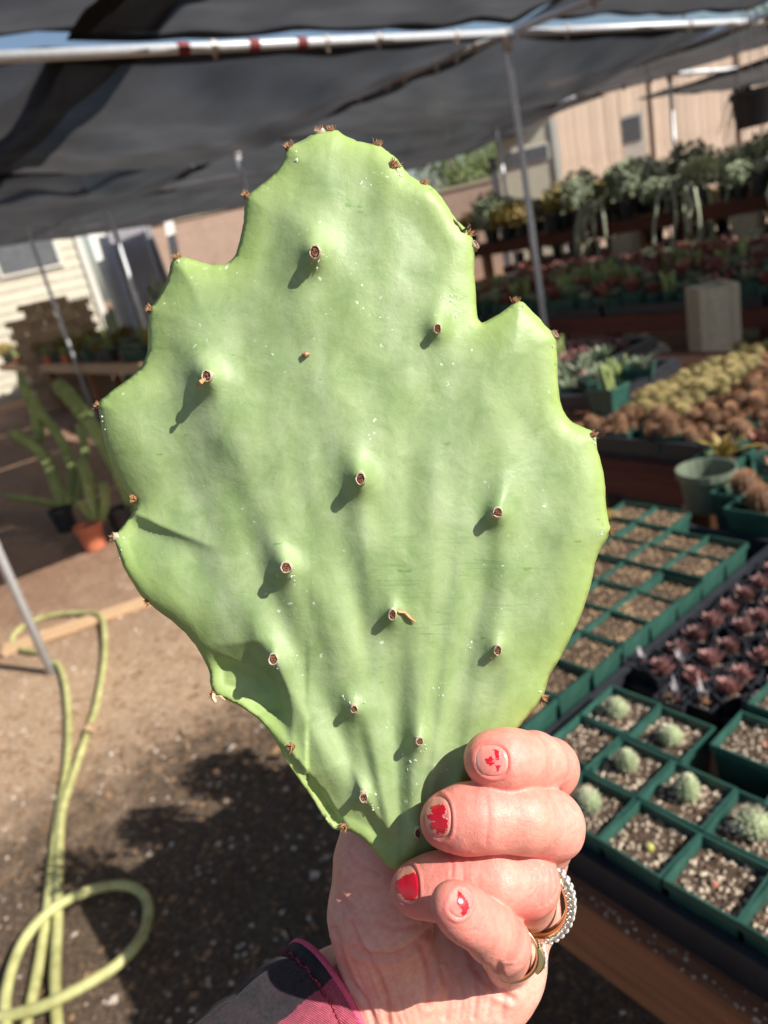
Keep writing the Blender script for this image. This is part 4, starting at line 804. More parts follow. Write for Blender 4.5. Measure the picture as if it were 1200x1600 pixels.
def mat_pad():
    t = NT('cactus_skin'); v = t.coord('Object')
    e = t.n('Attribute'); e.attribute_name = 'edge'; e = e.outputs['Fac']
    big = t.noise(28, 4, .6, v); mid = t.noise(110, 5, .65, v, .6); fine = t.noise(900, 3, .6, v)
    streak = t.noise(52, 4, .55, t.coord('Object', (1.7, .6, 1)), .8)
    c = t.ramp(big, [(.3, lin(132, 152, 98)), (.7, lin(152, 170, 120))])
    c = t.mix(t.ramp(streak, [(.38, (0, 0, 0)), (.68, (.38,)*3)]), c, lin(164, 178, 148))
    c = t.mix(t.ramp(mid, [(.35, (.55,)*3), (.6, (0, 0, 0))]), c, lin(114, 140, 84)); c = t.mix(t.ramp(t.noise(520, 5, .75, v), [(.58, (0, 0, 0)), (.74, (.3,)*3)]), c, lin(176, 190, 160))
    c = t.mix(t.ramp(e, [(0, (.85,)*3), (.10, (.5,)*3), (.55, (0, 0, 0))]), c, lin(154, 176, 96))
    # waxy scuffs, pale flecks of dust, a few green nicks
    vo = t.n('TexVoronoi'); vo.inputs['Scale'].default_value = 620; dv = t.n('VectorMath'); dv.operation = 'ADD'; nz_ = t.n('TexNoise'); nz_.inputs['Scale'].default_value = 900; nv_ = t.n('VectorMath'); nv_.operation = 'SCALE'; nv_.inputs['Scale'].default_value = .0022; t.l(v, nz_.inputs['Vector']); t.l(nz_.outputs['Color'], nv_.inputs[0]); t.l(v, dv.inputs[0]); t.l(nv_.outputs[0], dv.inputs[1]); t.l(dv.outputs[0], vo.inputs['Vector'])
    gate = t.ramp(t.noise(42, 3, .6, v), [(.54, (0, 0, 0)), (.62, (1, 1, 1))])
    sel = t.n('SeparateColor'); t.l(vo.outputs['Color'], sel.inputs[0])
    spot = t.math('LESS_THAN', vo.outputs['Distance'], t.math('MULTIPLY', t.math('POWER', sel.outputs[0], 2.5), .30))
    spot = t.math('MULTIPLY', spot, t.math('GREATER_THAN', sel.outputs[1], .45))
    c = t.mix(t.math('MULTIPLY', t.math('MULTIPLY', spot, gate), .75), c, lin(214, 224, 204))
    sc = t.ramp(t.noise(330, 6, .75, v, 1.4), [(.66, (0, 0, 0)), (.70, (1, 1, 1))])
    sg = t.ramp(t.noise(36, 2, .5, t.coord('Object', (1, 1, 1.01))), [(.60, (0, 0, 0)), (.68, (1, 1, 1))])
    c = t.mix(t.math('MULTIPLY', t.math('MULTIPLY', sc, sg), .6), c, lin(205, 222, 200))
    scr = t.ramp(t.noise(55, 8, .8, t.coord('Object', (1, 17, 1)), .5), [(.575, (0, 0, 0)), (.61, (1, 1, 1))])
    sep = t.n('SeparateXYZ'); t.l(v, sep.inputs[0])
    band = t.math('MULTIPLY', t.math('SUBTRACT', 1, t.math('MINIMUM', 1, t.math('MULTIPLY', t.math('ABSOLUTE', t.math('SUBTRACT', sep.outputs[1], .072)), 34))), t.math('SUBTRACT', 1, t.math('MINIMUM', 1, t.math('MULTIPLY', t.math('ABSOLUTE', t.math('SUBTRACT', sep.outputs[0], .012)), 24))))
    c = t.mix(t.math('MULTIPLY', t.math('MULTIPLY', scr, band), .85), c, lin(98, 132, 78))
    nick = t.ramp(t.noise(150, 2, .5, t.coord('Object', (1, 2.4, 1.3))), [(.73, (0, 0, 0)), (.76, (1, 1, 1))])
    c = t.mix(t.math('MULTIPLY', nick, .6), c, lin(92, 136, 58))
    h = t.math('ADD', t.math('MULTIPLY', mid, .6), t.math('MULTIPLY', fine, .25))
    t.set(Base_Color=c, Roughness=t.ramp(mid, [(.3, (.42,)*3), (.7, (.56,)*3)]), Specular_IOR_Level=.35, Normal=t.bump(h, .26, .0012, t.bump(t.math('ADD', t.noise(45, 2, .4, t.coord('Object', (1.6, .7, 1))), t.math('MULTIPLY', t.noise(150, 2, .4, v), .35)), .25, .004)),
          Subsurface_Weight=.22, Subsurface_Radius=(.5, 1.0, .25), Subsurface_Scale=.0022)
    return t.m

pad_me, pad_surf = build_pad()
A_PAD = L(612, 1345, 0)
pad = place_local('cactus_pad', pad_me, A_PAD); pad['anchor'] = tuple(A_PAD)
tag(pad, 'large flat pale green cactus pad with a scalloped edge held up in the hand', 'cactus')

def mat_areole():
    t = NT('areole_felt'); v = t.coord('Object'); f = t.noise(1500, 4, .7, v)
    t.set(Base_Color=t.ramp(f, [(.3, lin(62, 38, 28)), (.62, lin(158, 108, 82))]), Roughness=.9, Normal=t.bump(f, .6, .0006)); return t.m
M_FELT = mat_areole()
M_CORK = simple('areole_rim', lin(206, 194, 170), lin(120, 104, 76), 700, .85, .4, .0005, vary=0)
M_SPINE = simple('spine_tan', lin(205, 160, 112), lin(150, 98, 62), 700, .6, .2, .0005, vary=0)
M_SCAR = simple('corky_scar', lin(212, 220, 200), lin(160, 182, 150), 900, .85, .4, .0004, vary=0)
def frame_to(nv):
    nv = Vector(nv).normalized(); x = Vector((1, 0, 0)); x = (x-nv*x.dot(nv)).normalized(); return Matrix((x, nv.cross(x), nv)).transposed()
# front areoles: a corky cup with a felt plug; edge areoles: a felt cushion with short bristles
def areole_mesh(rx, ry, nrm, bristles=0, cup=True, long=1.6, seed=0):
    random.seed(seed); R = frame_to(nrm); b = MB()
    def ring(prof, mi, cap=True):
        V = []; n = 14
        for r, z in prof:
            for k in range(n):
                g = 2*math.pi*k/n; j = 1+random.uniform(-.13, .13); V.append(R @ Vector((rx*r*j*math.cos(g), ry*r*j*math.sin(g), z)))
        b.k = mi; b.add(V, [(i*n+k, i*n+(k+1) % n, (i+1)*n+(k+1) % n, (i+1)*n+k) for i in range(len(prof)-1) for k in range(n)]+([tuple((len(prof)-1)*n+k for k in range(n))] if cap else []))
    if cup: ring([(1.30, -.0016), (1.14, -.0001), (1.06, .0005), (.96, .0008), (.86, .0007), (.80, .0002), (.78, -.0002)], 1, False)
    ring([(.84, -.0003), (.70, .0001), (.56, .0006), (.44, -.0001), (.30, .0004), (.16, -.0002), (.05, .0003)], 0)
    for i in range(9):
        a = random.uniform(0, 6.28); r = random.uniform(.2, .75); b.k = 0; b.stone(R @ Vector((rx*r*math.cos(a), ry*r*math.sin(a), .0003)), random.uniform(.00015, .0004), 1)
    b.k = 2
    for i in range(bristles):
        a = random.uniform(0, 6.28); r = random.uniform(.1, .85); p = R @ Vector((rx*r*math.cos(a), ry*r*math.sin(a), 0))
        d = (R @ Vector((math.cos(a)*.7*r, math.sin(a)*.7*r, 1))).normalized()*random.uniform(.6, 1)*long/1000
        b.tube([p, p+d*.6, p+d], [.00012, .00009, .00003], 4, False)
    return b.mesh('areole', M_FELT, M_CORK, M_SPINE, smooth=True)
S = Z0/FPX
for i, (x, y, h, s) in enumerate(BUMP):
    zz = pad_surf(x, y); k = 1.0 if i < 9 else .78
    me = areole_mesh(7.4*S*k*random.uniform(.75, 1.12), 9.6*S*k*random.uniform(.72, 1.08), (random.uniform(.0, .2), random.uniform(-.12, .15), 1), 6, True, .9, seed=i)
    o = put('areole', me, pad); o.location = Vector(L(x, y, zz+.25)-A_PAD)
EDGE = [(517,204,0,1),(499,206,-.3,1),(452,229,-.6,.9),(590,226,.3,.9),(616,257,.5,.45),(661,287,.5,.9),(733,366,.8,.6),(741,384,1,.5),(385,306,-.8,.8),(278,403,-.3,1),(235,484,-1,.5),(154,636,-1,.35),(210,781,-1,.2),(179,839,-1,.2),(231,940,-.8,-.5),(333,1084,-.6,-.6),(456,1166,-.5,-.3),(538,1291,-.6,-.4),(805,471,.1,1),(865,523,.9,.5),(927,680,.9,.5),(953,830,1,.1),(848,1090,.8,-.5)]
for i, (x, y, nx, ny) in enumerate(EDGE):
    big = 1.15 if (x, y) in ((616, 257), (452, 229)) else .85
    me = areole_mesh(9*S*big, 7.5*S*big, (nx, ny, .75), 18, i % 6 == 1, 1.7, seed=50+i)
    o = put('areole', me, pad); o.location = Vector(L(x, y, pad_surf(x, y)+.1)-A_PAD)
def bits(name, items, m):
    for pts, r in items:
        b = MB(); b.tube([Vector(L(*q)-A_PAD) for q in pts], [r*.6]+[r]*(len(pts)-2)+[r*.4], 6)
        put(name, b.mesh(name, m), pad)
zs = lambda x, y, k=.6: pad_surf(x, y)+k
bits('dry_scrap', [([(308,602,zs(323,588)),(314,597,zs(323,588,1.8)),(321,592,zs(323,588,1.2))], .0007),
                   ([(622,956,zs(622,956,.7)),(632,957,zs(630,960,.9)),(641,966,zs(641,966,.8)),(649,972,zs(649,972,.7))], .0005),
                   ([(473,552,zs(478,553,.4)),(478,554,zs(478,553,.8)),(484,553,zs(478,553,.4))], .0007)], M_SPINE)
bits('dried_stem', [([(697,330,-.5),(704,340,0),(712,352,.5),(722,361,1.2),(730,357,1.6),(734,352,1.2),(731,349,.8)], .00035), ([(700,338,.5),(712,350,.8),(722,360,.6)], .0006)],
     simple('dry_stem', lin(84, 66, 46), lin(48, 38, 28), 800, .8, .3, .0005, vary=0))
bits('withered_flower', [([(333,1084,-1),(334,1092,0),(337,1098,.4)], .0007), ([(335,1088,0),(345,1088,.5),(352,1094,.4)], .0003)], simple('withered_petal', lin(222, 206, 172), lin(178, 150, 110), 900, .8, .3, .0005, vary=0))
# corky scars beside areoles and along the rim, each a few raised flakes
random.seed(3)
for (x, y, n, sx, sy) in [(495,412,5,8,8),(455,898,6,10,8),(434,1040,9,12,14),(577,1258,9,12,16),(552,1095,5,10,6),(660,1168,5,8,8),(714,490,10,14,16),(700,462,8,14,10),(540,215,7,12,6),(462,242,4,8,8),(622,268,6,6,8),(282,412,5,5,8),(812,480,5,10,4),(868,535,5,4,8),(926,690,5,4,7),(940,835,6,5,8),(842,1080,4,5,5),(160,655,7,4,14),(188,862,6,4,16),(640,1186,5,16,8),(735,1010,4,9,6),(570,285,5,8,6),(690,1080,5,10,8)]:
    b = MB()
    for k in range(n):
        px, py = x+random.gauss(0, sx*.7), y+random.gauss(0, sy*.7); zz = pad_surf(px, py)
        if inside_poly(np.array([[px, py]]), OUT)[0]: b.stone(L(px, py, zz+.02)-A_PAD, random.uniform(.0002, .00055), .35)
    if b.v: put('corky_scar', b.mesh('corky_scar', M_SCAR), pad)

# ------------------------------------------------------------------ hand as one continuous surface: a blended distance field turned into a mesh
HX = 0.00043
def cap_sdf(p, a, b, ra, rb):
    ab = b-a; t = np.clip(((p-a) @ ab)/(ab @ ab), 0, 1); q = p-(a+t[..., None]*ab)
    return np.sqrt((q*q).sum(-1))-(ra+(rb-ra)*t)
def smin(a, b, k):
    h = np.clip(k-np.abs(a-b), 0, None)/k; return np.minimum(a, b)-h*h*k*.25
class Field:
    def __init__(s, lo, hi, h):
        s.lo = np.array(lo); s.h = h; s.n = np.ceil((np.array(hi)-s.lo)/h).astype(int)+1
        s.ax = [s.lo[i]+h*np.arange(s.n[i]) for i in range(3)]
    def new(s): return np.full(s.n, .02, np.float32)
    def cap(s, f, a, b, ra, rb, k):
        a = np.array(a); b = np.array(b); m = max(ra, rb)+.011
        i0 = np.maximum(np.floor((np.minimum(a, b)-m-s.lo)/s.h).astype(int), 0); i1 = np.minimum(np.ceil((np.maximum(a, b)+m-s.lo)/s.h).astype(int)+1, s.n)
        if (i1 <= i0).any(): return
        X, Y, Z = np.meshgrid(*[s.ax[i][i0[i]:i1[i]].astype(np.float32) for i in range(3)], indexing='ij')
        ab = (b-a).astype(np.float32); L2 = float(ab @ ab)+1e-12; qx, qy, qz = X-np.float32(a[0]), Y-np.float32(a[1]), Z-np.float32(a[2])
        t = np.clip((qx*ab[0]+qy*ab[1]+qz*ab[2])/L2, 0, 1); qx -= t*ab[0]; qy -= t*ab[1]; qz -= t*ab[2]
        d = np.sqrt(qx*qx+qy*qy+qz*qz)-(ra+(rb-ra)*t)
        sl_ = tuple(slice(i0[i], i1[i]) for i in range(3)); f[sl_] = smin(f[sl_], d, k)
    def sample(s, f, p):
        q = (np.asarray(p)-s.lo)/s.h; i = np.clip(np.floor(q).astype(int), 0, s.n-2); t = q-i; o = 0
        for dx in (0, 1):
            for dy in (0, 1):
                for dz in (0, 1):
                    w = (t[..., 0] if dx else 1-t[..., 0])*(t[..., 1] if dy else 1-t[..., 1])*(t[..., 2] if dz else 1-t[..., 2])
                    o = o+w*f[i[..., 0]+dx, i[..., 1]+dy, i[..., 2]+dz]
        return o
    def grad(s, f, p):
        e = s.h; g = np.stack([s.sample(f, p+np.eye(3)[i]*e)-s.sample(f, p-np.eye(3)[i]*e) for i in range(3)], -1)
        return g/(np.linalg.norm(g, axis=-1, keepdims=True)+1e-12)
def surface_net(F, f):
    ins = f < 0; n = np.array(f.shape)-1
    c = sum(ins[dx:dx+n[0], dy:dy+n[1], dz:dz+n[2]].astype(np.int8) for dx in (0, 1) for dy in (0, 1) for dz in (0, 1))
    act = (c > 0) & (c < 8); ids = np.full(act.shape, -1, np.int64); I = np.argwhere(act); ids[act] = np.arange(len(I))
    acc = np.zeros((len(I), 3)); cnt = np.zeros(len(I))
    for ax in range(3):
        o1, o2 = [a for a in range(3) if a != ax]
        for d1 in (0, 1):
            for d2 in (0, 1):
                p0 = I.copy(); p0[:, o1] += d1; p0[:, o2] += d2; p1 = p0.copy(); p1[:, ax] += 1
                v0 = f[tuple(p0.T)]; v1 = f[tuple(p1.T)]; m = (v0 < 0) != (v1 < 0); t = np.where(m, v0/(v0-v1+1e-20), 0)
                q = p0.astype(float); q[:, ax] += t; acc[m] += q[m]; cnt[m] += 1
    V = F.lo+F.h*acc/cnt[:, None]; Q = []
    for ax in range(3):
        o1, o2 = (ax+1) % 3, (ax+2) % 3
        sa = [slice(None)]*3; sb = [slice(None)]*3; sa[ax] = slice(0, -1); sb[ax] = slice(1, None)
        ch = ins[tuple(sa)] != ins[tuple(sb)]; E = np.argwhere(ch); E = E[(E[:, o1] > 0) & (E[:, o2] > 0) & (E[:, o1] < n[o1]) & (E[:, o2] < n[o2])]
        def cell(d1, d2):
            q = E.copy(); q[:, o1] -= d1; q[:, o2] -= d2; return ids[tuple(q.T)]
        quad = np.stack([cell(1, 1), cell(0, 1), cell(0, 0), cell(1, 0)], 1); flip = ~ins[tuple(E.T)]
        quad[flip] = quad[flip][:, ::-1]; Q.append(quad)
    return V, np.concatenate(Q)
mm = .001
# each finger: knuckle, then middle joint, far joint and tip: px, py, z mm, radius mm
FING = {'index':  [(826,1262,-46,8.4), (857,1200,-15,8.1), (834,1192,-2,7.8), (808,1189,8,7.3), (786,1188,11.5,7.2), (765,1187,12.2,6.6)],
        'middle': [(838,1342,-40,9.0), (858,1289,5,8.5), (812,1278,13,7.95), (758,1277,14.5,7.75), (726,1279,13.5,7.7), (699,1283,12,7.0)],
        'ring':   [(826,1432,-34,8.6), (822,1379,9,7.9), (772,1377,13,7.7), (716,1379,12,7.3), (680,1385,10,7.4), (651,1389,8,6.8)],
        'little': [(796,1506,-24,7.4), (786,1473,17,6.1), (766,1457,22.5,5.9), (742,1438,26.5,5.45), (722,1424,29,5.4), (706,1412,31,4.9)]}
def build_hand():
    lo = L(330, 1800, -70); hi = L(960, 1110, 34); F = Field((-.062, -.19, -.275), (.082, -.05, -.163), HX)
    palm = F.new(); C = lambda a, b, k=.007: F.cap(palm, L(*a[:3]), L(*b[:3]), a[3]*mm, b[3]*mm, k)
    C((445,1690,-16,19), (545,1612,-26,21), .012)                      # forearm into wrist
    C((545,1612,-27,21), (640,1545,-27,17), .012)
    C((600,1560,-30,14), (826,1262,-46,10.5)); C((630,1570,-28,14), (836,1342,-41,10.5)); C((660,1580,-27,14), (824,1430,-36,10.5)); C((700,1595,-26,14), (796,1506,-26,10.5))
    C((680,1620,-24,16), (778,1535,-23,11.5))                          # heel below the little finger
    C((612,1560,-24,14), (594,1425,-17,14.2), .006); C((594,1425,-17,14.2), (588,1345,-17,11.5), .006)   # ball of the thumb
    C((588,1345,-17,11.5), (592,1290,-17,9.6), .005); C((592,1290,-17,9.6), (622,1200,-18,8.9), .004); C((622,1200,-18,8.9), (652,1115,-17,7.8), .004); C((652,1115,-17,7.8), (660,1085,-16,7), .003)  # thumb behind the pad
    C((640,1520,-30,14), (700,1440,-38,12), .01)
    for t0 in ((560,1655,-12), (592,1668,-11)):                        # two cords of the wrist
        C((*t0, 4.2), (t0[0]+66, t0[1]-120, -14, 3.0), .007)
    allf = palm
    for nm, ch in FING.items():
        g = F.new()
        for i in range(len(ch)-1):
            a, b = ch[i], ch[i+1]; F.cap(g, L(*a[:3]), L(*b[:3]), a[3]*mm, b[3]*mm, .0035 if i else .005)
        allf = smin(allf, g, .0005)
    V, Q = surface_net(F, allf)
    for it in range(2):
        V = V-F.sample(allf, V)[:, None]*F.grad(allf, V)
    # relax a little so that creases between touching fingers are round-edged
    A = np.zeros_like(V); cnt = np.zeros(len(V))
    for it in range(2):
        A[:] = 0; cnt[:] = 0
        for i in range(4):
            np.add.at(A, Q[:, i], V[Q[:, (i+1) % 4]]); np.add.at(A, Q[:, i], V[Q[:, (i+3) % 4]]); np.add.at(cnt, Q[:, i], 2)
        V = V+.5*(A/cnt[:, None]-V)
    return F, allf, V, Q
HF, HSDF, HV, HQ = build_hand()
HN = HF.grad(HSDF, HV)
def to_px(p): return np.stack([600-p[..., 0]*FPX/p[..., 2], 800+p[..., 1]*FPX/p[..., 2]], -1)
HP = to_px(HV); HFRONT = HN[:, 2] > .25
def on_skin(px, py, z0=40):                       # first point of the skin on a sight line
    for z in np.arange(z0, -45, -.2):
        if HF.sample(HSDF, L(px, py, z)[None])[0] < 0: return z
    return None
# nails: centre px, half length / half width px, direction of the tip, polish shapes (px)
NAIL = {'index':  ((769,1190), 25.5, 23.5, (-1, .02), [[(771,1170),(779,1172),(781,1184),(776,1187),(773,1178)], [(757,1186),(768,1181),(772,1187),(762,1193)], [(760,1192),(773,1190),(768,1197)], [(774,1195),(782,1196),(780,1204),(774,1207),(777,1201)]]),
        'middle': ((684,1279), 24.5, 29.5, (-1, .03), [[(672,1260),(680,1258),(690,1256),(696,1257),(697,1270),(690,1276),(700,1281),(699,1293),(695,1302),(683,1303),(684,1297),(672,1294),(674,1285),(680,1283),(668,1279),(666,1272),(676,1271)]]),
        'ring':   ((636,1386), 23.5, 26, (-1, .12), [[(616,1378),(624,1374),(632,1368),(648,1362),(655,1370),(656,1392),(648,1408),(634,1406),(628,1396),(619,1394)]]),
        'little': ((722,1411), 17, 21, (-.82, -.57), [[(716,1391),(723,1398),(730,1408),(733,1418),(728,1429),(720,1431),(722,1421),(714,1412)]])}
disp = np.zeros(len(HV)); red = np.zeros(len(HV))
nail_geo = []
NSHIFT = {'index': (0, 0, 1), 'middle': (0, 0, 1), 'ring': (0, -.1, 1), 'little': (.62, .36, .74)}
for nm, (c, hl, hw, dr, shapes) in NAIL.items():
    z = on_skin(*c); P0 = L(c[0], c[1], z); nrm = HF.grad(HSDF, P0[None])[0]; sc_ = (Z0-z*mm)/FPX
    wn_ = .85 if nm == 'little' else .5; nrm = nrm*(1-wn_)+np.array(NSHIFT[nm])/np.linalg.norm(NSHIFT[nm])*wn_; nrm /= np.linalg.norm(nrm)
    T = np.array([dr[0], -dr[1], 0.]); T -= nrm*(T @ nrm); T /= np.linalg.norm(T); Bv = np.cross(nrm, T)
    hlm, hwm = hl*sc_, hw*sc_
    q = HV-P0; u = (q @ T)/hlm; v = (q @ Bv)/hwm; w = q @ nrm
    rho = (np.abs(u)**2.35+np.abs(v)**2.35)**(1/2.35); okm = (w > -.006) & (w < .004) & (rho < 2) & (HN @ nrm > .2)
    disp += np.where(okm, -.00042*np.clip((1.02-rho)/.12, 0, 1)+.00034*np.exp(-((rho-1.16)/.10)**2)*(1-.75*np.clip(u, 0, 1)), 0)
    red += np.where(okm, .5*np.exp(-((rho-1.1)/.2)**2), 0)
    N1 = 84; V = []; ok2 = []
    for i in range(N1+1):
        for j in range(N1+1):
            a, b = 2*i/N1-1, 2*j/N1-1                # square to rounded square
            a2 = a*math.sqrt(1-.42*b*b); b2 = b*math.sqrt(1-.42*a*a); V.append((a2, b2))
    V = np.array(V); base = P0+V[:, :1]*hlm*T+V[:, 1:]*hwm*Bv+nrm*.004
    for it in range(60): base = base-nrm*np.maximum(HF.sample(HSDF, base), -.0004)[:, None]*.9
    rr = (np.abs(V[:, 0])**2.35+np.abs(V[:, 1])**2.35)**(1/2.35)
    lift = .00014-.00052*np.clip((rr-.80)/.22, 0, 1)**2*np.where(V[:, 0] > .5, .35, 1)
    top = base+nrm*lift[:, None]; nv = len(top); n1 = N1+1
    Fq = [(i*n1+j, (i+1)*n1+j, (i+1)*n1+j+1, i*n1+j+1) for i in range(N1) for j in range(N1)]
    cr = np.cross(top[Fq[2500][1]]-top[Fq[2500][0]], top[Fq[2500][2]]-top[Fq[2500][0]])
    if cr @ nrm < 0: Fq = [f[::-1] for f in Fq]
    low = top-nrm*.0005; rim = [i*n1 for i in range(n1)]+[N1*n1+j for j in range(1, n1)]+[i*n1+N1 for i in range(N1-1, -1, -1)]+[j for j in range(N1-1, 0, -1)]
    Fq += [tuple(nv+k for k in f[::-1]) for f in Fq]
    pxs = to_px(top); nz = np.array([[mnoise.noise((x/3.2, y/2.2, 1)), mnoise.noise((x/3.2, y/2.2, 8))] for x, y in pxs])*2.6
    pol = np.zeros(nv, bool)
    for sh in shapes: pol |= inside_poly(pxs+nz, sh)
    top = top+nrm*(pol*.00007)[:, None]
    stain = np.zeros(nv)
    if nm in ('index', 'middle', 'little'):
        cen = np.mean([np.mean(sh, 0) for sh in shapes], 0); stain = .5*np.exp(-((pxs-cen)**2).sum(1)/(2*13**2))
    nail_geo.append((nm, top, low, Fq, rim, np.clip(pol+stain*.0, 0, 1).astype(float), stain, V, P0))
# creases of skin: polylines in px, depth mm, width mm
CREASE = [([(553,1482),(578,1492),(617,1493),(650,1474),(672,1452)], .8, 1.0), ([(548,1440),(560,1470),(580,1505),(600,1545),(607,1600)], .6, .8), ([(525,1450),(535,1490),(548,1530),(575,1570),(590,1620)], .55, .7),
          ([(512,1470),(522,1510),(540,1560),(560,1600)], .45, .7), ([(500,1480),(505,1520),(520,1560)], .35, .6), ([(660,1480),(672,1520),(668,1570)], .6, 1.0), ([(730,1470),(742,1510),(770,1545),(800,1560)], .7, 1.0),
          ([(545,1330),(560,1350),(590,1365)], .3, .7), ([(530,1400),(550,1420),(570,1455)], .3, .8), ([(590,1440),(620,1450),(650,1445)], .25, .8)]
random.seed(12)
for k in range(8): CREASE.append(([(832+k*5+random.uniform(-1.5, 1.5), 1350+abs(k-3)*4+random.uniform(-4, 8)), (834+k*5.2+random.uniform(-1.5, 1.5), 1384), (831+k*4.6+random.uniform(-1.5, 1.5), 1418-abs(k-4)*5+random.uniform(-8, 4))], random.choice((.10, .14, .22)), random.uniform(.3, .45)))
for k in range(6): CREASE.append(([(866+k*6, 1256+k*3), (870+k*6, 1285), (866+k*6, 1318-k*5)], .13, .42))
for k in range(5): CREASE.append(([(866+k*6, 1170+k*5), (871+k*6, 1195), (868+k*5, 1225-k*3)], .14, .42))
for k in range(5): CREASE.append(([(800+k*4, 1440+k*4), (802+k*4, 1470), (790+k*4, 1500)], .15, .4))
for k in range(7):                                # fine folds across the wrist and over the ball of the thumb
    x = 520+k*17; CREASE.append(([(x+random.uniform(-6, 6), 1500+random.uniform(-15, 25)), (x+14+random.uniform(-5, 5), 1545), (x+34+random.uniform(-6, 6), 1600)], random.uniform(.08, .2), random.uniform(.35, .6)))
for k in range(6):
    y = 1345+k*19; CREASE.append(([(528+random.uniform(-4, 6), y), (552+random.uniform(-5, 5), y+14), (584+random.uniform(-10, 10), y+24)], random.uniform(.05, .12), .5))
for k in range(5):
    x = 690+k*22; CREASE.append(([(x, 1520+random.uniform(-15, 10)), (x+10, 1550), (x+6, 1590)], random.uniform(.12, .3), random.uniform(.5, .9)))
for k in range(4): CREASE.append(([(722+k*3, 1346+k), (724+k*3.4, 1362), (722+k*3, 1392)], .10, .35)); CREASE.append(([(760+k*3.2, 1244+k*2), (763+k*3.2, 1278), (760+k*3, 1312)], .09, .35)); CREASE.append(([(746+k*3, 1412-k), (748+k*3.4, 1432), (738+k*3, 1456)], .10, .32))
CREASE += [([(703,1336),(707,1350),(706,1368)], .22, .5), ([(757,1240),(762,1275),(760,1315)], .12, .9), ([(815,1155),(812,1185),(815,1215)], .07, 1.2), ([(720,1345),(724,1375)], .08, .8)]
for pts, dep, wid in CREASE:
    P = catmull(pts, 5, False); pp = np.full(len(HP), 1e9)
    for i in range(len(P)-1): pp = np.minimum(pp, seg_dist(HP, P[i], P[i+1])[0])
    wpx = wid/(S*1000); e = np.exp(-(pp/wpx)**2); hm = HFRONT & ((HV[:, 2]+Z0 < .004) if dep >= .5 else (HV[:, 2] > -9)); disp -= np.where(hm, dep*mm*(e-.45*np.exp(-((pp-1.9*wpx)/wpx)**2)), 0); red += np.where(HFRONT, .35*e*min(1, dep*3), 0)
for i in range(len(HV)):
    if HFRONT[i]:
        x, y, z = HV[i]*1000; disp[i] += (mnoise.noise((x/7, y/7, z/7))*.28+mnoise.noise((x/2.2, y/2.2, z/2.2))*.05+mnoise.noise((x/1.0, y/1.0, z/1.0))*.03)*mm
HV2 = HV+HN*disp[:, None]
for nm, ch in FING.items():
    for j, (wgt, rad) in ((1, (.55, .011)), (5, (.75, .010)), (3, (.22, .008))):
        c = L(*ch[j][:3]); red += wgt*np.exp(-((HV-c)**2).sum(1)/(2*(rad*.8)**2))
def mat_skin():
    t = NT('skin'); v = t.coord('Object'); a = t.n('Attribute'); a.attribute_name = 'flush'; fl = a.outputs['Fac']
    n1 = t.noise(70, 4, .6, v); n2 = t.noise(420, 4, .65, v); n3 = t.noise(2200, 3, .6, v)
    c = t.ramp(n1, [(.3, lin(214, 150, 130)), (.7, lin(224, 174, 156))])
    c = t.mix(t.ramp(fl, [(0, (0, 0, 0)), (1, (.85,)*3)]), c, lin(220, 118, 110))
    c = t.mix(t.ramp(n2, [(.38, (.28,)*3), (.60, (0, 0, 0))]), c, lin(200, 104, 94))
    vo = t.n('TexVoronoi'); vo.feature = 'DISTANCE_TO_EDGE'; vo.inputs['Scale'].default_value = 1100; t.l(v, vo.inputs['Vector'])
    h = t.math('ADD', t.math('MULTIPLY', t.math('MINIMUM', vo.outputs[0], .12), 2.2), t.math('MULTIPLY', n3, .5))
    t.set(Base_Color=c, Roughness=.46, Specular_IOR_Level=.42, Subsurface_Weight=.25, Subsurface_Radius=(1.0, .34, .2), Subsurface_Scale=.0022, Normal=t.bump(h, .4, .0003, t.bump(n2, .16, .0010)))
    return t.m
A_H = L(600, 1560, -27)
hand_me = mesh_from('person', HV2, HQ, [mat_skin()], True)
at = hand_me.attributes.new('flush', 'FLOAT', 'POINT'); at.data.foreach_set('value', np.clip(red, 0, 1))
hand = place_local('person', hand_me, A_H); hand['anchor'] = tuple(A_H)
tag(hand, 'left hand with chipped red nail polish gripping the cactus pad, sleeve at the wrist', 'person')
def mat_nail():
    t = NT('chipped_nail_polish'); a = t.n('Attribute'); a.attribute_name = 'polish'; s = t.n('Attribute'); s.attribute_name = 'stain'; m = t.n('Attribute'); m.attribute_name = 'lunula'
    v = t.coord('Object'); n1 = t.noise(600, 4, .6, v)
    c = t.mix(t.ramp(n1, [(.35, (0, 0, 0)), (.7, (1, 1, 1))]), lin(214, 138, 122), lin(222, 154, 138))
    c = t.mix(m.outputs['Fac'], c, lin(232, 186, 166)); c = t.mix(s.outputs['Fac'], c, lin(222, 92, 104))
    p = t.ramp(a.outputs['Fac'], [(.42, (0, 0, 0)), (.58, (1, 1, 1))])
    red_ = t.mix(n1, lin(196, 10, 30), lin(222, 22, 44)); c = t.mix(p, c, red_)
    t.set(Base_Color=c, Roughness=.24, Specular_IOR_Level=.5, Coat_Weight=.3, Coat_Roughness=.15, Subsurface_Weight=.1, Subsurface_Scale=.001, Normal=t.bump(a.outputs['Fac'], .5, .0003))
    return t.m
MN = mat_nail()
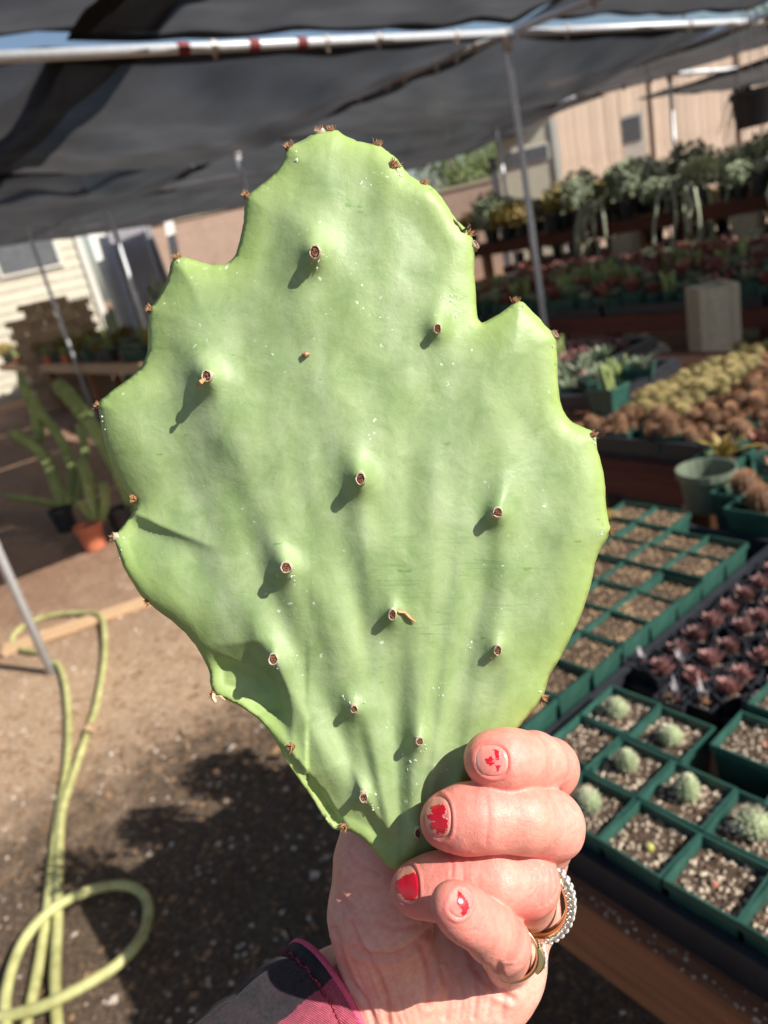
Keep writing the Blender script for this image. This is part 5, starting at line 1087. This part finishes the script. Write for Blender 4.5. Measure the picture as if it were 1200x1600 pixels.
for nm, top, low, Fq, rim, pol, stain, V, P0 in nail_geo:
    allv = np.concatenate([top, low]); nv = len(top); F2 = list(Fq)
    for i in range(len(rim)):
        a, b = rim[i], rim[(i+1) % len(rim)]; F2.append((a, b, b+nv, a+nv))
    me = mesh_from('fingernail', allv, F2, [MN], True)
    for k, d in (('polish', pol), ('stain', stain), ('lunula', .5*np.clip((V[:, 0]-.72)/.12, 0, 1)+.4*np.clip((-V[:, 0]-.72)/.2, 0, 1))):
        at = me.attributes.new(k, 'FLOAT', 'POINT'); at.data.foreach_set('value', np.concatenate([d, d*0]))
    o = place_local('fingernail', me, P0, hand)
    o['label'] = {'index': 'top fingernail with only a few chips of red polish left', 'middle': 'fingernail half covered by scratched red polish', 'ring': 'fingernail mostly covered by bright red polish', 'little': 'small fingernail seen at a slant with a strip of red polish'}[nm]
# ------------------------------------------------------------------ sleeve and rings
def mat_sleeve():
    t = NT('plaid_twill'); a = t.n('Attribute'); a.attribute_name = 'stripe'; u = t.n('Attribute'); u.attribute_name = 'twill'; v = t.coord('Object'); n = t.noise(700, 4, .7, v); n2 = t.noise(90, 4, .6, v)
    w = t.math('SINE', t.math('MULTIPLY', u.outputs['Fac'], 1.0))
    w = t.math('ADD', t.math('MULTIPLY', w, .5), .5)
    dk = t.mix(t.ramp(n, [(.35, (0, 0, 0)), (.7, (1, 1, 1))]), lin(17, 16, 19), lin(46, 43, 48)); rd = t.mix(w, lin(116, 38, 56), lin(196, 92, 112))
    rd = t.mix(t.ramp(n, [(.4, (.5,)*3), (.6, (0, 0, 0))]), rd, lin(120, 44, 60)); c = t.mix(t.ramp(t.math('ADD', a.outputs['Fac'], t.math('MULTIPLY', t.math('SUBTRACT', n, .5), .25)), [(.46, (0, 0, 0)), (.54, (1, 1, 1))]), dk, rd)
    c = t.mix(t.ramp(n2, [(.4, (.35,)*3), (.6, (0, 0, 0))]), c, lin(60, 36, 46))
    t.set(Base_Color=c, Roughness=.95, Sheen_Weight=.04, Normal=t.bump(w, .5, .0004, t.bump(n, .5, .0006))); return t.m
M_SLV = mat_sleeve(); M_STITCH = simple('red_thread', lin(120, 26, 46), lin(168, 44, 70), 800, .8, .4, .0005, vary=0); M_PIPING = simple('pink_hem_edge', lin(196, 62, 96), lin(226, 100, 128), 900, .9, .5, .0005, vary=0)
c0 = L(524, 1612, -25); c1 = L(240, 1850, 9); ax = (c1-c0)/np.linalg.norm(c1-c0); up_ = np.cross(ax, [0, 0, 1.]); up_ /= np.linalg.norm(up_)
if up_[1] < 0: up_ = -up_
fr = np.cross(ax, up_); fr = fr if fr[2] > 0 else -fr
Ls = np.linalg.norm(c1-c0)
def sleeve_pt(s, th, off=0):                      # s along the arm, th 0 at the top outline turning towards the viewer
    r = (.0285-.0015*s+off); wob = .0011*mnoise.noise((th*2.2, s*5, 2))*min(1, s*6)+.0022*mnoise.noise((th*1.1, s*2.2, 7))*min(1, s*4)-.0008*math.exp(-((s-.085)/.02)**2)*(1+.6*math.sin(th*31))
    return c0+ax*Ls*s+up_*(r+wob)*math.cos(th)+fr*(r+wob)*.86*math.sin(th)
ns, nt = 90, 190; V = []; st_ = []; tw = []
for i in range(ns+1):
    for j in range(nt):
        s = (i/ns)**1.4; th = 2*math.pi*j/nt; V.append(sleeve_pt(s, th)); st_.append(np.clip(.5+(th-.64)*5, 0, 1) if th < math.pi else 0); tw.append(s*700+th*150)
V0 = len(V)
for i in range(7):
    for j in range(nt): V.append(sleeve_pt(i/12, 2*math.pi*j/nt, -.0016)); st_.append(0); tw.append(0)
F = [(i*nt+j, i*nt+(j+1) % nt, (i+1)*nt+(j+1) % nt, (i+1)*nt+j) for i in range(ns) for j in range(nt)]+[(V0+(i+1)*nt+j, V0+(i+1)*nt+(j+1) % nt, V0+i*nt+(j+1) % nt, V0+i*nt+j) for i in range(6) for j in range(nt)]+[(V0+j, V0+(j+1) % nt, (j+1) % nt, j) for j in range(nt)]
me = mesh_from('sleeve', V, F, [M_SLV], True)
for k, d in (('stripe', st_), ('twill', tw)): me.attributes.new(k, 'FLOAT', 'POINT').data.foreach_set('value', np.array(d, np.float32))
slv = place_local('sleeve', me, c0, hand); slv['anchor'] = tuple(c0); slv['label'] = 'charcoal and pink plaid shirt cuff with red stitching'
def ring_tube(s, off, r, th0=0, th1=6.2832, n=150, dash=0):
    b = MB()
    if dash:
        for k in range(dash):
            a = 2*math.pi*k/dash; pts = [Vector(sleeve_pt(s+.004*math.sin(k*5), a+q*4.4/dash, off+(.0003 if q == .5 else -.0002))) for q in (0, .5, 1)]; b.tube(pts, r, 5)
    else: b.tube([Vector(sleeve_pt(s, th0+(th1-th0)*k/n, off)) for k in range(n+1)], r, 7, False)
    return b
for s, off, r, dash, m, nm in ((-.002, -.0006, .0011, 0, M_PIPING, 'hem_edge'), (.085, .0002, .00032, 120, M_STITCH, 'stitching')):
    place_local(nm, ring_tube(s, off, r, dash=dash).mesh(nm, m, smooth=True), c0, slv)
M_GOLD = NT('pale_gold').set(Base_Color=lin(222, 196, 150), Metallic=1.0, Roughness=.2).m
M_SILVER = NT('white_gold').set(Base_Color=lin(214, 208, 198), Metallic=1.0, Roughness=.26).m
def mat_gem():
    t = NT('clear_gem'); t.set(Base_Color=lin(244, 244, 246), Roughness=.03, Transmission_Weight=.55, IOR=2.0); return t.m
M_GEM = mat_gem()
def axes(ctr, axis, toward):
    a = np.array(axis, float); a /= np.linalg.norm(a); e = np.array(toward, float); e -= a*(e @ a); e /= np.linalg.norm(e); return np.array(ctr), a, e, np.cross(a, e)
def arc_band(fr_, r, th0, th1, wfun, tfun, n=80, closed=False):
    c, a, e, g = fr_; b = MB(); V = []
    for i in range(n+1):
        th = th0+(th1-th0)*i/n; d = e*math.cos(th)+g*math.sin(th); w, t_ = wfun(th), tfun(th)
        for da, dr in ((-w, 0), (-w, t_*.7), (-w*.6, t_), (w*.6, t_), (w, t_*.7), (w, 0)): V.append(Vector(c+a*da+d*(r+dr)))
    b.add(V, [(i*6+k, i*6+(k+1) % 6, (i+1)*6+(k+1) % 6, (i+1)*6+k) for i in range(n) for k in range(6)]); return b
def gem_mesh(c, nrm, r, m, name):
    R = frame_to(nrm); b = MB(); V = []; n = 8
    for rr, z in ((.55, .55), (1, .15), (1, 0), (.1, -.7)):
        for k in range(n): g = 2*math.pi*(k+.5*(rr < .9))/n; V.append(Vector(c)+R @ Vector((rr*r*math.cos(g), rr*r*math.sin(g), z*r)))
    b.add(V, [(i*n+(k+1) % n, i*n+k, (i+1)*n+k, (i+1)*n+(k+1) % n)[::-1] for i in range(3) for k in range(n)]+[tuple(range(n-1, -1, -1))]); return b.mesh(name, m)
fA = axes(L(831, 1404, -7), (-.30, .10, .95), (1, -.12, 0)); A1 = fA[0]
ring1 = thing('finger_ring', 'wide silver ring with rows of small clear stones on the ring finger', 'ring', Vector(CAMP)+CAMROT @ Vector(A1)); ring1.rotation_euler = CAMROT.to_euler(); ring1['anchor'] = tuple(A1)
RR = .0093
place_local('band', arc_band(fA, RR, -math.pi, math.pi, lambda th: .0011+.0016*math.exp(-(th/1.15)**4), lambda th: .0009+.0006*math.exp(-(th/1.15)**4), 120).mesh('band', M_GOLD, smooth=True), A1, ring1)
b = MB(); c, a, e, g = fA
for sgn in (-1, 1): 
    bb = arc_band((c+a*sgn*.0012, a, e, g), RR+.0013, -1.05, 1.05, lambda th: .00028, lambda th: .0012, 50); b.add(bb.v, bb.f)
bb = arc_band((c, a, e, g), RR+.0013, -1.1, 1.1, lambda th: .00022, lambda th: .0014, 50); b.add(bb.v, bb.f)
place_local('setting', b.mesh('setting', M_SILVER), A1, ring1)
for row, (da, dr, r, n) in enumerate(((-.00125, .0024, .00085, 13), (.00125, .0024, .00085, 13))):
    for k in range(n):
        th = -1.0+2.0*k/(n-1); d = e*math.cos(th)+g*math.sin(th); place_local('gem', gem_mesh(c+a*da+d*(RR+dr), d, r, M_GEM, 'gem'), A1, ring1)
for k in range(15):                               # little open beads along the side facing the viewer
    th = -1.05+2.1*k/14; d = e*math.cos(th)+g*math.sin(th); t2 = -e*math.sin(th)+g*math.cos(th); ctr = c+a*.0028+d*(RR+.0011); b = MB(); b.tube([Vector(ctr+(d*math.cos(q)+t2*math.sin(q))*.00058) for q in np.linspace(0, 6.2832, 13)], .0002, 5, False); b.stone(ctr, .0003, 1); place_local('bead', b.mesh('bead', M_SILVER, smooth=True), A1, ring1)
fB = axes(L(795, 1487, 0), (-.12, .10, .98), (1, -.10, 0)); A2 = fB[0]; RB = .0072
ring2 = thing('finger_ring', 'slim gold ring with a raised cluster of tiny stones on the little finger', 'ring', Vector(CAMP)+CAMROT @ Vector(A2)); ring2.rotation_euler = CAMROT.to_euler(); ring2['anchor'] = tuple(A2)
place_local('band', arc_band(fB, RB, -math.pi, math.pi, lambda th: .0008+.0008*math.exp(-(th/.8)**2), lambda th: .0008+.0003*math.exp(-(th/.6)**2), 100).mesh('band', M_GOLD, smooth=True), A2, ring2)
c, a, e, g = fB; b = MB()
for k in range(4): bb = arc_band((c+a*(.0024-.0014*k), a, e, g), RB+.0006, -.42, .42, lambda th: .00030, lambda th: .0006+.0012*math.cos(th*3.5), 22); b.add(bb.v, bb.f)
place_local('setting', b.mesh('setting', M_GOLD), A2, ring2)
for k in range(7):
    th = (-.22, 0, .22, -.12, .12, -.2, .2)[k]; da = (0, 0, 0, .0012, .0012, -.0012, -.0012)[k]; d = e*math.cos(th)+g*math.sin(th); place_local('gem', gem_mesh(c+a*da+d*(RB+.0026-.0011*abs(th)/.22*.5), d, .0011, M_GEM, 'gem'), A2, ring2)

# ------------------------------------------------------------------ small groups: say which one by its order from the left
NUM = 'leftmost second third fourth fifth sixth seventh eighth ninth tenth eleventh twelfth thirteenth fourteenth fifteenth sixteenth seventeenth eighteenth nineteenth twentieth'.split()
by = {}
for o in COL.objects:
    if o.parent is None and 'label' in o and 'group' in o: by.setdefault(o['label'], []).append(o)
def px_of(o):
    c = M.T @ (np.array(o.location)-CAMP); return c[0]/c[2] if c[2] > 0 else 9
for lb, os_ in by.items():
    if 1 < len(os_) <= 20 and len(lb.split()) <= 13:
        for k, o in enumerate(sorted(os_, key=px_of)): o['label'] = lb+(', leftmost' if k == 0 else ', rightmost' if k == len(os_)-1 else ', %s from left' % NUM[k])
